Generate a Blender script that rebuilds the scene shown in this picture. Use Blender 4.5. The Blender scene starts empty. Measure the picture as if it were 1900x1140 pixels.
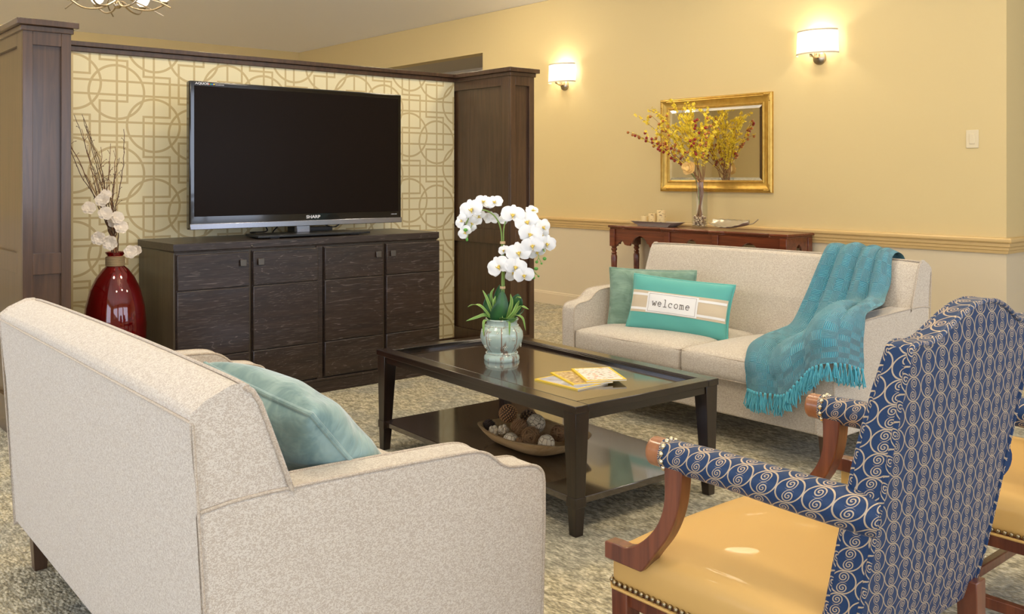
import bpy, math, random
import numpy as np
from mathutils import Vector, Matrix
random.seed(7)
PI = math.pi
scene = bpy.context.scene
col = scene.collection

# ------------------------------------------------------------------ camera
YAW = math.radians(40.6)
cam_d = bpy.data.cameras.new('camera'); cam = bpy.data.objects.new('camera', cam_d); col.objects.link(cam)
cam.location = (0, 0, 1.3); cam.rotation_euler = (PI/2, 0, -YAW)
cam_d.sensor_width = 36; cam_d.lens = 36*1737/1900; cam_d.shift_y = -(570-328)/1900
cam_d.clip_start = 0.05
scene.camera = cam
# ------------------------------------------------------------------ exposure, world
scene.view_settings.view_transform = 'Standard'
scene.view_settings.look = 'None'
scene.view_settings.exposure = 0.12
scene.view_settings.gamma = 1
scene.view_settings.use_curve_mapping = False
world = bpy.data.worlds.new('daylight'); scene.world = world; world.use_nodes = True
world.node_tree.nodes['Background'].inputs[0].default_value = (0.72, 0.82, 1.0, 1)
world.node_tree.nodes['Background'].inputs[1].default_value = 1.6

def area(name, loc, rot, sx, sy, power, color):
    d = bpy.data.lights.new(name, 'AREA'); d.shape = 'RECTANGLE'; d.size = sx; d.size_y = sy
    d.energy = power; d.color = color
    o = bpy.data.objects.new(name, d); o.location = loc; o.rotation_euler = rot; col.objects.link(o); return o
COOL = (0.74, 0.82, 1.0); WARM = (1.0, 0.84, 0.58)
# daylight coming in through the windows (area lights stand in the openings)
WB = [(-1.9, 0.9), (0.4, 3.2), (3.7, 6.5)]     # openings in the back wall (x0, x1) at y=-3
WL = [(-1.6, 1.2), (2.2, 5.0), (6.6, 9.4)]     # openings in the left wall (y0, y1) at x=-3
for x0, x1 in WB:
    area('daylight_window', ((x0+x1)/2, -3.06, 1.6), (PI/2, 0, 0), (x1-x0), 1.9, 56, COOL).rotation_euler = (PI/2, 0, 0)
for y0, y1 in WL:
    area('daylight_window', (-3.06, (y0+y1)/2, 1.6), (PI/2, 0, -PI/2), (y1-y0), 1.9, 56, COOL)
# recessed ceiling lights
CL = [(0.8, 0.6, 3.69), (3.0, 0.8, 3.69), (0.8, 3.6, 3.69), (2.9, 3.4, 3.69), (0.8, 6.9, 3.69), (3.3, 7.6, 3.69), (5.2, 1.2, 3.48), (5.2, 4.2, 3.48), (5.2, 7.2, 3.48), (1.5, 10.2, 3.6)]
for x, y, z in CL:
    d = bpy.data.lights.new('ceiling_lamp', 'AREA'); d.shape = 'DISK'; d.size = 0.5; d.energy = 20; d.color = WARM
    o = bpy.data.objects.new('ceiling_lamp', d); o.location = (x, y, z-0.06); col.objects.link(o)

# ------------------------------------------------------------------ node helpers
class X:
    def __init__(s, t, v): s.t = t; s.v = v
    def _m(s, op, *a, clamp=False):
        n = s.t.nodes.new('ShaderNodeMath'); n.operation = op; n.use_clamp = clamp
        for i, q in enumerate((s,)+a):
            if isinstance(q, X): s.t.links.new(q.v, n.inputs[i])
            else: n.inputs[i].default_value = q
        return X(s.t, n.outputs[0])
    def __add__(s, o): return s._m('ADD', o)
    __radd__ = __add__
    def __sub__(s, o): return s._m('SUBTRACT', o)
    def __rsub__(s, o): return (s*-1)+o
    def __mul__(s, o): return s._m('MULTIPLY', o)
    __rmul__ = __mul__
    def __truediv__(s, o): return s._m('DIVIDE', o)
    def floor(s): return s._m('FLOOR')
    def frac(s): return s._m('FRACT')
    def abs(s): return s._m('ABSOLUTE')
    def sqrt(s): return s._m('SQRT')
    def lt(s, o): return s._m('LESS_THAN', o)
    def gt(s, o): return s._m('GREATER_THAN', o)
    def mx(s, o): return s._m('MAXIMUM', o)
    def mn(s, o): return s._m('MINIMUM', o)
    def pw(s, o): return s._m('POWER', o)
    def sin(s): return s._m('SINE')
    def atan2(s, o): return s._m('ARCTAN2', o)
    def pmod(s, o): return s._m('FLOORED_MODULO', o)
    def ss(s, a, b):   # smoothstep a..b
        n = s.t.nodes.new('ShaderNodeMapRange'); n.interpolation_type = 'SMOOTHSTEP'
        s.t.links.new(s.v, n.inputs[0]); n.inputs[1].default_value = a; n.inputs[2].default_value = b
        return X(s.t, n.outputs[0])

class Mat:
    def __init__(s, name, base=(0.5, 0.5, 0.5), rough=0.6, **kw):
        s.m = bpy.data.materials.new(name); s.m.use_nodes = True; s.t = s.m.node_tree
        s.b = s.t.nodes['Principled BSDF']
        s.b.inputs['Base Color'].default_value = (*base, 1); s.b.inputs['Roughness'].default_value = rough
        for k, v in kw.items(): s.b.inputs[k.replace('_', ' ')].default_value = v
    def coord(s, kind='Object', scale=(1, 1, 1), rot=(0, 0, 0)):
        n = s.t.nodes.new('ShaderNodeTexCoord'); mp = s.t.nodes.new('ShaderNodeMapping')
        s.t.links.new(n.outputs[kind], mp.inputs[0]); mp.inputs['Scale'].default_value = scale; mp.inputs['Rotation'].default_value = rot
        return mp.outputs[0]
    def xyz(s, vec):
        n = s.t.nodes.new('ShaderNodeSeparateXYZ'); s.t.links.new(vec, n.inputs[0]); return [X(s.t, o) for o in n.outputs]
    def comb(s, a, b, c=0.0):
        n = s.t.nodes.new('ShaderNodeCombineXYZ')
        for i, q in enumerate((a, b, c)):
            if isinstance(q, X): s.t.links.new(q.v, n.inputs[i])
            else: n.inputs[i].default_value = q
        return n.outputs[0]
    def noise(s, vec, scale, detail=2, rough=0.5, dist=0.0):
        n = s.t.nodes.new('ShaderNodeTexNoise'); s.t.links.new(vec, n.inputs['Vector'])
        n.inputs['Scale'].default_value = scale; n.inputs['Detail'].default_value = detail
        n.inputs['Roughness'].default_value = rough; n.inputs['Distortion'].default_value = dist
        return X(s.t, n.outputs[0])
    def voro(s, vec, scale, feature='F1', out=0):
        n = s.t.nodes.new('ShaderNodeTexVoronoi'); n.feature = feature; s.t.links.new(vec, n.inputs['Vector']); n.inputs['Scale'].default_value = scale
        return X(s.t, n.outputs[out])
    def mix(s, f, a, b):
        n = s.t.nodes.new('ShaderNodeMix'); n.data_type = 'RGBA'
        if isinstance(f, X): s.t.links.new(f.v, n.inputs[0])
        else: n.inputs[0].default_value = f
        for i, q in ((6, a), (7, b)):
            if isinstance(q, tuple): n.inputs[i].default_value = (*q, 1)
            else: s.t.links.new(q, n.inputs[i])
        return n.outputs[2]
    def ramp(s, f, stops):
        n = s.t.nodes.new('ShaderNodeValToRGB'); s.t.links.new(f.v, n.inputs[0]); e = n.color_ramp.elements
        while len(e) < len(stops): e.new(0.5)
        for i, (p, c) in enumerate(stops): e[i].position = p; e[i].color = (*c, 1)
        return n.outputs[0]
    def color(s, c): s.t.links.new(c, s.b.inputs['Base Color']); return s
    def inp(s, k, x): s.t.links.new(x.v if isinstance(x, X) else x, s.b.inputs[k]); return s
    def bump(s, h, strength=0.3, dist=0.005):
        n = s.t.nodes.new('ShaderNodeBump'); s.t.links.new(h.v, n.inputs['Height']); n.inputs['Strength'].default_value = strength
        n.inputs['Distance'].default_value = dist; s.t.links.new(n.outputs[0], s.b.inputs['Normal']); return s

M = {}
def simple(k, base, rough=0.6, **kw): M[k] = Mat(k, base, rough, **kw).m; return M[k]
# paint
WALLC = (0.67, 0.53, 0.265); LOWC = (0.66, 0.56, 0.39)
def paint(k, up, low, zr):
    m = Mat(k, up, 0.62); v = m.coord('Generated'); g = m.t.nodes.new('ShaderNodeNewGeometry')
    x, y, z = m.xyz(g.outputs['Position'])
    m.color(m.mix(z.gt(zr), low, up)); m.bump(m.noise(g.outputs['Position'], 160, 3), 0.05, 0.002); M[k] = m.m
paint('wall_paint', WALLC, LOWC, 0.80)
m = Mat('ceiling_paint', (0.88, 0.84, 0.77), 0.7); m.bump(m.noise(m.coord(), 150, 3), 0.05, 0.002); M['ceiling'] = m.m
simple('hall_paint', (0.55, 0.49, 0.40), 0.7)
simple('trim_paint', (0.66, 0.46, 0.20), 0.38)
simple('base_paint', (0.70, 0.58, 0.40), 0.4)
simple('white_trim', (0.75, 0.74, 0.72), 0.45)
simple('switch_plastic', (0.72, 0.62, 0.42), 0.35)

# carpet
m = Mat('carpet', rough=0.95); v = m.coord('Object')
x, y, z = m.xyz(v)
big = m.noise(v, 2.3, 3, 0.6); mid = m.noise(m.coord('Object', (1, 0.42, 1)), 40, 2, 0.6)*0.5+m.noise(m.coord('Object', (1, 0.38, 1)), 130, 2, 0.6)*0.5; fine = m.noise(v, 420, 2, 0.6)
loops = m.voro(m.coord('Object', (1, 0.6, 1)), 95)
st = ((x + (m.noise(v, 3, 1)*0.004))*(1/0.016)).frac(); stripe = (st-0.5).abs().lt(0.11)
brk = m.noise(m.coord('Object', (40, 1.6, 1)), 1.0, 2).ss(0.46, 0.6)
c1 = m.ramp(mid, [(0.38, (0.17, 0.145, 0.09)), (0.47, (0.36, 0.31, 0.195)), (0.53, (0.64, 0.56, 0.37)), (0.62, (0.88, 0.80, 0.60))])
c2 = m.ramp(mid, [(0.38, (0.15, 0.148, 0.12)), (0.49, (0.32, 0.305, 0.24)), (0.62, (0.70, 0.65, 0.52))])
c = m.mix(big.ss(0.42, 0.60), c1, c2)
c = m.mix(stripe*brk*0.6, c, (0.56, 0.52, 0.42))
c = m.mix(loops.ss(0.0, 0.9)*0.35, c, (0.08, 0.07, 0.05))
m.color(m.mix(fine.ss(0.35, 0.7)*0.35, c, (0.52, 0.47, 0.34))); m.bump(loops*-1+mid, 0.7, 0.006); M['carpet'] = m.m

# wallpaper with interlaced rings, lines and stepped rectangles
m = Mat('wallpaper', rough=0.55); g = m.t.nodes.new('ShaderNodeNewGeometry'); x, y, z = m.xyz(g.outputs['Position'])
Px, Pz = 0.456, 0.473; Hz = Pz/2
k = ((x-(1.789-0.13))/Px).floor(); xl = x-1.789-k*Px; zl = z-1.79+k*Hz
def pz(q, c0): return (((q-c0)+Hz).pmod(Pz))-Hz
def ring(xc, zc):
    a = xl-xc; b = pz(zl, zc); return ((a*a+b*b).sqrt()-0.155).abs().lt(0.0070)
lw = 0.0064
msk = ring(0, 0).mx(ring(0.212, -0.188)).mx(ring(0.212-Px, -0.188+Hz)).mx(ring(Px, -Hz))
msk = msk.mx(xl.abs().lt(lw)).mx((xl-0.212).abs().lt(lw))
hz = zl-0.063
msk = msk.mx(((hz+Hz/2).pmod(Hz)-Hz/2).abs().lt(lw)).mx(((hz+0.079+Hz/2).pmod(Hz)-Hz/2).abs().lt(lw))
def meander(x0, xleft, xright, zsw, up):
    zz = zl-zsw; side = (zz/Hz).floor().pmod(2.0)      # 0 or 1 in alternate bands
    if up: side = 1-side
    xe = side*(xleft-xright)+xright
    vert = (xl-xe).abs().lt(lw)
    hor = ((zz+Hz/2).pmod(Hz)-Hz/2).abs().lt(lw)*((xl-(xleft+xright)/2).abs().lt((xright-xleft)/2+lw))
    return vert.mx(hor)
msk = msk.mx(meander(0, -0.095, 0.059, -0.053, False)).mx(meander(0.212, 0.152, 0.307-0.0, 0.099-Hz*2+Hz, False))
m.color(m.mix(msk, (0.84, 0.74, 0.46), (0.60, 0.46, 0.22))); M['wallpaper'] = m.m
m.b.inputs['Roughness'].default_value = 0.5

# wood
def wood(k, dark, light, axis='z', scale=1.0, rough=0.35, coat=0.3, f=0.5, cer=None):
    sc = {'x': (1.2, 22, 22), 'y': (22, 1.2, 22), 'z': (22, 22, 1.2)}[axis]
    m = Mat(k, rough=rough, Coat_Weight=coat, Coat_Roughness=0.12); v = m.coord('Object', tuple(q*scale for q in sc))
    n = m.noise(v, 1.6, 5, 0.6, 0.9)
    c = m.mix(n.ss(0.5-f/2, 0.5+f/2), dark, light)
    if cer:
        sc2 = {'x': (1.1, 7, 7), 'y': (7, 1.1, 7), 'z': (7, 7, 1.1)}[axis]
        v2 = m.coord('Object', sc2); n2 = m.noise(v2, 0.9, 1.5, 0.5, 0.6)
        l = ((n2*26).frac()-0.5).abs().lt(0.07); l2 = m.noise(m.coord('Object', tuple(q*9 for q in sc)), 1.2, 2).ss(0.50, 0.64)
        c = m.mix(l*l2*0.85, c, cer); c = m.mix(l2*0.16, c, cer)
    m.color(c); m.bump(n, 0.08, 0.002); M[k] = m.m
wood('column_wood', (0.048, 0.023, 0.011), (0.092, 0.046, 0.022), 'z', rough=0.28, coat=0.35)
wood('espresso', (0.008, 0.004, 0.0022), (0.024, 0.011, 0.006), 'y', rough=0.22, coat=0.5)
wood('espresso_leg', (0.008, 0.004, 0.0022), (0.026, 0.011, 0.006), 'z', rough=0.28, coat=0.4)
wood('credenza_wood', (0.013, 0.007, 0.0045), (0.034, 0.018, 0.011), 'x', rough=0.34, coat=0.12, cer=(0.13, 0.10, 0.09))
wood('credenza_side', (0.050, 0.034, 0.018), (0.085, 0.058, 0.030), 'z', rough=0.36, coat=0.3)
wood('mahogany', (0.095, 0.022, 0.010), (0.20, 0.055, 0.022), 'z', rough=0.30, coat=0.4)
wood('cherry', (0.085, 0.018, 0.006), (0.19, 0.045, 0.015), 'y', rough=0.30, coat=0.4)
wood('honey_wood', (0.22, 0.075, 0.025), (0.36, 0.14, 0.05), 'z', rough=0.3, coat=0.4)
wood('bowl_wood', (0.55, 0.34, 0.15), (0.74, 0.52, 0.27), 'y', rough=0.5, coat=0.05)
wood('sofa_leg', (0.05, 0.022, 0.012), (0.085, 0.042, 0.022), 'z', rough=0.4)
# table top boards
m = Mat('table_boards', rough=0.2, Coat_Weight=1.0, Coat_Roughness=0.07, Coat_IOR=1.75); v = m.coord('Object', (22, 1.3, 22)); n = m.noise(v, 1.6, 5, 0.6, 0.9)
x, y, z = m.xyz(m.coord('Object')); seam = ((x/0.118).frac()-0.5).abs().gt(0.488)
c = m.mix(n, (0.014, 0.007, 0.004), (0.042, 0.021, 0.011)); m.color(m.mix(seam, c, (0.002, 0.001, 0.001)))
m.bump(m.noise(m.coord('Object', (3, 1, 1)), 7, 2)-seam*0.5, 0.12, 0.004); M['table_boards'] = m.m

# sofa upholstery: cream ground with worm-like taupe figure
def upholstery(k, a, b, sc):
    m = Mat(k, rough=0.85, Sheen_Weight=0.3, Sheen_Roughness=0.4); v = m.coord('Object')
    n = m.noise(m.coord('Object', (1, 1, 1.5)), sc, 1.0, 0.4, 1.6); f = n.ss(0.455, 0.545); w = m.noise(v, 900, 2)
    c = m.mix(f, b, a); m.color(m.mix(w.ss(0.3, 0.8)*0.2, c, (0.75, 0.70, 0.64))); m.bump(f*0.7+w*0.5, 0.35, 0.002); M[k] = m.m
upholstery('sofa_fabric', (0.66, 0.59, 0.49), (0.49, 0.405, 0.315), 170)
upholstery('piping', (0.56, 0.47, 0.36), (0.42, 0.33, 0.24), 185)
def velvet(k, a, b):
    m = Mat(k, rough=0.75, Sheen_Weight=0.7, Sheen_Roughness=0.35); v = m.coord('Object')
    n = m.noise(v, 9, 3, 0.6, 1.0); m.color(m.mix(n.ss(0.35, 0.68), a, b)); m.bump(m.noise(m.coord('Object', (1, 3, 1)), 11, 2, 0.5, 1.5), 0.25, 0.015); M[k] = m.m
velvet('teal_velvet', (0.16, 0.27, 0.27), (0.30, 0.43, 0.41)); velvet('sage_velvet', (0.15, 0.25, 0.18), (0.24, 0.36, 0.27))
simple('aqua_cloth', (0.10, 0.40, 0.35), 0.85, Sheen_Weight=0.3)
simple('linen', (0.62, 0.51, 0.36), 0.9); simple('white_cloth', (0.85, 0.83, 0.80), 0.9); simple('ink_brown', (0.06, 0.035, 0.018), 0.9)

# damask: navy ground, gold scrolls (UV in metres)
m = Mat('damask', rough=0.48, Sheen_Weight=0.08, Sheen_Roughness=0.3, Specular_IOR_Level=0.35); tc = m.t.nodes.new('ShaderNodeTexCoord'); u, v, _ = m.xyz(tc.outputs['UV'])
CW, CH = 0.052, 0.047
row = (v/CH).floor(); q = (v/CH-row-0.5)                           # -0.5..0.5
uu = u/CW+row*0.27+q*0.38; colm = uu.floor(); p = uu-colm-0.5
px = p*CW; py = q*CH
ov = ((p.abs()*2.0).pw(2.1)+(q.abs()*1.90).pw(1.75)); rim = (ov-0.93).abs().lt(0.10)
def spiral(cx, cy, sg):
    a = px-cx; b = py-cy; r = (a*a+b*b).sqrt(); th = (b*sg).atan2(a*sg)
    f = (r/0.0052 - th/(2*PI)).frac(); return ((f-0.5).abs().lt(0.21))*r.lt(0.0112)*r.gt(0.0006)
sp = spiral(0.003, 0.0108, 1).mx(spiral(-0.003, -0.0108, -1))
msk = rim.mx(sp)
thr = m.noise(tc.outputs['UV'], 900, 1)
gold = m.mix(thr, (0.36, 0.25, 0.14), (0.62, 0.50, 0.36)); blue = m.mix(thr, (0.004, 0.018, 0.060), (0.012, 0.048, 0.135))
m.color(m.mix(msk, blue, gold)); m.bump(msk, 0.25, 0.001); m.inp('Metallic', msk*0.35); M['damask'] = m.m
m = Mat('gold_leather', (0.60, 0.36, 0.105), 0.62, Coat_Weight=0.1); m.bump(m.noise(m.coord(), 300, 3), 0.06, 0.001); M['gold_leather'] = m.m
simple('brass_nail', (0.36, 0.29, 0.18), 0.28, Metallic=1.0); simple('bright_nail', (0.70, 0.60, 0.42), 0.22, Metallic=1.0)

# knitted throw (UV in metres): blocks of ribs in turn across and along
m = Mat('knit', rough=0.9, Sheen_Weight=0.4); tc = m.t.nodes.new('ShaderNodeTexCoord'); u, v, _ = m.xyz(tc.outputs['UV'])
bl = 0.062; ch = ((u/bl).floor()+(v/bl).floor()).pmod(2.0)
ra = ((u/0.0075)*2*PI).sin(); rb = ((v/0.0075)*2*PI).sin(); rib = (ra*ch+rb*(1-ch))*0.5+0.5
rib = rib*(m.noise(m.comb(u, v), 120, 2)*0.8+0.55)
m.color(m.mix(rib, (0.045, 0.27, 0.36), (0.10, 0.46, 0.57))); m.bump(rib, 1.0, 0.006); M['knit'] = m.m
m = Mat('yarn', (0.08, 0.40, 0.50), 0.9, Sheen_Weight=0.4); M['yarn'] = m.m

# glass, metal, ceramics and the rest
m = Mat('glass', (1, 1, 1), 0.02); tr = m.t.nodes.new('ShaderNodeBsdfTransparent'); tr.inputs[0].default_value = (.97, .98, .98, 1); gl = m.t.nodes.new('ShaderNodeBsdfGlossy'); gl.inputs['Roughness'].default_value = .03
lwt = m.t.nodes.new('ShaderNodeLayerWeight'); fr_ = X(m.t, lwt.outputs['Facing']).pw(4.0)*0.32+0.02; mx = m.t.nodes.new('ShaderNodeMixShader'); m.t.links.new(fr_.v, mx.inputs[0]); m.t.links.new(tr.outputs[0], mx.inputs[1]); m.t.links.new(gl.outputs[0], mx.inputs[2]); m.t.links.new(mx.outputs[0], m.t.nodes['Material Output'].inputs[0]); M['glass'] = m.m
m = Mat('red_glass', (0.30, 0.004, 0.006), 0.05, Transmission_Weight=0.75, IOR=1.45, Coat_Weight=0.8, Coat_Roughness=0.03)
n = m.noise(m.coord('Object'), 7, 3, 0.6, 1.0); m.color(m.mix(n, (0.55, 0.010, 0.012), (0.14, 0.003, 0.004))); M['red_glass'] = m.m
simple('mirror_glass', (0.86, 0.86, 0.84), 0.02, Metallic=1.0)
m = Mat('gilt', (0.60, 0.37, 0.08), 0.36, Metallic=0.75); n = m.noise(m.coord(), 22, 4); m.color(m.mix(n, (0.42, 0.24, 0.045), (0.72, 0.48, 0.12))); M['gilt'] = m.m
simple('pewter', (0.13, 0.115, 0.10), 0.4, Metallic=0.8); simple('nickel', (0.45, 0.38, 0.28), 0.28, Metallic=1.0)
simple('silver', (0.62, 0.56, 0.44), 0.38, Metallic=0.8)
simple('tv_gloss', (0.006, 0.005, 0.005), 0.10, Coat_Weight=0.6, Coat_Roughness=0.04); simple('tv_screen', (0.011, 0.007, 0.005), 0.30, Specular_IOR_Level=0.06)
simple('tv_silver', (0.36, 0.37, 0.42), 0.22, Metallic=0.9); simple('black_plastic', (0.010, 0.010, 0.011), 0.3); simple('logo_grey', (0.62, 0.62, 0.64), 0.4)
simple('dot_red', (0.7, 0.08, 0.03), 0.5); simple('dot_green', (0.05, 0.45, 0.2), 0.5); simple('dot_blue', (0.05, 0.2, 0.7), 0.5); simple('dot_yellow', (0.8, 0.6, 0.05), 0.5)
m = Mat('shade_fabric', (0.88, 0.80, 0.66), 0.8, Transmission_Weight=0.0)
tr = m.t.nodes.new('ShaderNodeBsdfTranslucent'); tr.inputs[0].default_value = (0.95, 0.87, 0.72, 1); mx = m.t.nodes.new('ShaderNodeMixShader'); mx.inputs[0].default_value = 0.55
out = m.t.nodes['Material Output']; m.t.links.new(m.b.outputs[0], mx.inputs[1]); m.t.links.new(tr.outputs[0], mx.inputs[2]); m.t.links.new(mx.outputs[0], out.inputs[0]); M['shade_fabric'] = m.m
simple('shade_band', (0.60, 0.52, 0.40), 0.8)
m = Mat('lamp_glow', (1, 1, 1), 0.4, Emission_Strength=9.0); m.b.inputs['Emission Color'].default_value = (1, 0.93, 0.80, 1); M['lamp_glow'] = m.m
m = Mat('opal_glass', (0.95, 0.93, 0.9), 0.3, Emission_Strength=1.6); m.b.inputs['Emission Color'].default_value = (1, 0.95, 0.88, 1); M['opal_glass'] = m.m
m = Mat('celadon', rough=0.22, Coat_Weight=0.5, Coat_Roughness=0.08); v = m.coord('Object'); x, y, z = m.xyz(v)
th = y.atan2(x); n = m.noise(m.coord('Object', (1, 1, 0.35)), 22, 4, 0.6, 0.4)
rb = ((th*(8/(2*PI))).frac()-0.5).abs().gt(0.472)*(z.gt(0.04))*(z.lt(0.155)); ed = m.noise(m.coord('Object', (3, 3, 0.8)), 14, 3).ss(0.55, 0.68)
c = m.mix(n, (0.33, 0.44, 0.37), (0.56, 0.66, 0.58)); c = m.mix(rb.mx(ed*0.8), c, (0.23, 0.10, 0.045)); m.color(c); M['celadon'] = m.m
simple('celadon_light', (0.66, 0.68, 0.56), 0.3, Coat_Weight=0.3); simple('soil', (0.06, 0.035, 0.02), 0.95)
def leafm(k, a, b, rough=0.35):
    m = Mat(k, rough=rough, Subsurface_Weight=0.0); tc = m.t.nodes.new('ShaderNodeTexCoord'); u, v, _ = m.xyz(tc.outputs['UV'])
    m.color(m.mix((u-0.5).abs().ss(0.05, 0.45), a, b)); M[k] = m.m
leafm('leaf_dark', (0.035, 0.13, 0.035), (0.015, 0.07, 0.022)); leafm('leaf_light', (0.16, 0.34, 0.06), (0.36, 0.50, 0.13), 0.5); leafm('leaf_mid', (0.10, 0.25, 0.05), (0.19, 0.34, 0.08))
m = Mat('petal', (0.86, 0.86, 0.84), 0.55, Subsurface_Weight=0.15); m.b.inputs['Subsurface Radius'].default_value = (0.02, 0.02, 0.015); M['petal'] = m.m
simple('petal_yellow', (0.70, 0.52, 0.10), 0.6); simple('petal_cream', (0.78, 0.68, 0.56), 0.7); simple('bud_green', (0.10, 0.34, 0.05), 0.4); simple('stem_green', (0.22, 0.34, 0.08), 0.5)
simple('raffia', (0.62, 0.44, 0.24), 0.8); simple('twig', (0.13, 0.065, 0.035), 0.8); simple('twig_light', (0.27, 0.13, 0.055), 0.8)
m = Mat('rope', (0.55, 0.40, 0.22), 0.9); x, y, z = m.xyz(m.coord()); r = ((z/0.006)*2*PI).sin(); m.color(m.mix(r, (0.40, 0.27, 0.13), (0.66, 0.50, 0.29))); m.bump(r, 0.8, 0.003); M['rope'] = m.m
simple('forsythia', (0.95, 0.74, 0.05), 0.6); simple('berry_red', (0.30, 0.015, 0.012), 0.3); simple('berry_orange', (0.45, 0.15, 0.03), 0.5); simple('cream_rose', (0.85, 0.60, 0.24), 0.6)
m = Mat('pebbles', rough=0.6); c = m.voro(m.coord(), 55, 'F1', 1); d = m.voro(m.coord(), 55)
m.color(m.mix(d.ss(0.3, 0.8), (0.85, 0.70, 0.50), (0.40, 0.25, 0.14))); m.bump(d*-1, 1, 0.01); M['pebbles'] = m.m
m = Mat('birch_wax', rough=0.6); n = m.noise(m.coord('Object', (1, 1, 3)), 22, 3); m.color(m.mix(n.ss(0.60, 0.66), (0.72, 0.55, 0.28), (0.16, 0.09, 0.04))); M['birch_wax'] = m.m
simple('plain_wax', (0.72, 0.55, 0.28), 0.6); simple('tray_grey', (0.50, 0.44, 0.36), 0.5)
simple('mag_yellow', (0.85, 0.58, 0.01), 0.35, Coat_Weight=0.3); simple('paper', (0.78, 0.76, 0.74), 0.7)
def cover(k, fn):
    m = Mat(k, rough=0.3, Coat_Weight=0.3); m.color(fn(m, m.coord('Object'))); M[k] = m.m
cover('cover_sea', lambda m, v: m.ramp(m.noise(v, 14, 4, 0.6, 1.0), [(0.3, (0.20, 0.22, 0.30)), (0.5, (0.36, 0.40, 0.56)), (0.65, (0.60, 0.62, 0.72)), (0.8, (0.8, 0.8, 0.85))]))
cover('cover_crowd', lambda m, v: m.ramp(m.noise(v, 55, 3, 0.7), [(0.35, (0.16, 0.08, 0.03)), (0.48, (0.46, 0.28, 0.10)), (0.6, (0.62, 0.48, 0.28)), (0.7, (0.75, 0.70, 0.62))]))
cover('cover_food', lambda m, v: m.mix(m.voro(m.coord('Object', (1, 2, 1)), 42).lt(0.33), (0.80, 0.78, 0.76), m.ramp(m.noise(v, 30, 1), [(0.4, (0.75, 0.14, 0.05)), (0.48, (0.72, 0.45, 0.10)), (0.55, (0.12, 0.32, 0.06)), (0.62, (0.45, 0.07, 0.04))])))
# decor balls
def ballm(k, sc, a, b, lo=0.25, hi=0.6, inv=False, rough=0.7):
    m = Mat(k, rough=rough); d = m.voro(m.coord(), sc, 'DISTANCE_TO_EDGE'); f = d.ss(lo, hi); m.color(m.mix(f, b, a)); m.bump(f, 1.0, 0.006); M[k] = m.m
simple('ball_studded', (0.46, 0.24, 0.09), 0.5); simple('ball_dark', (0.26, 0.15, 0.07), 0.5)
ballm('ball_white', 60, (0.80, 0.68, 0.48), (0.20, 0.11, 0.05), 0.0, 0.05); ballm('ball_marble', 42, (0.86, 0.72, 0.50), (0.34, 0.12, 0.05), 0.0, 0.035)
simple('cone_brown', (0.36, 0.20, 0.09), 0.8); simple('cone_dark', (0.07, 0.042, 0.028), 0.85); simple('vine', (0.32, 0.18, 0.08), 0.85)
simple('window_frame_white', (0.8, 0.8, 0.8), 0.5)

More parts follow.
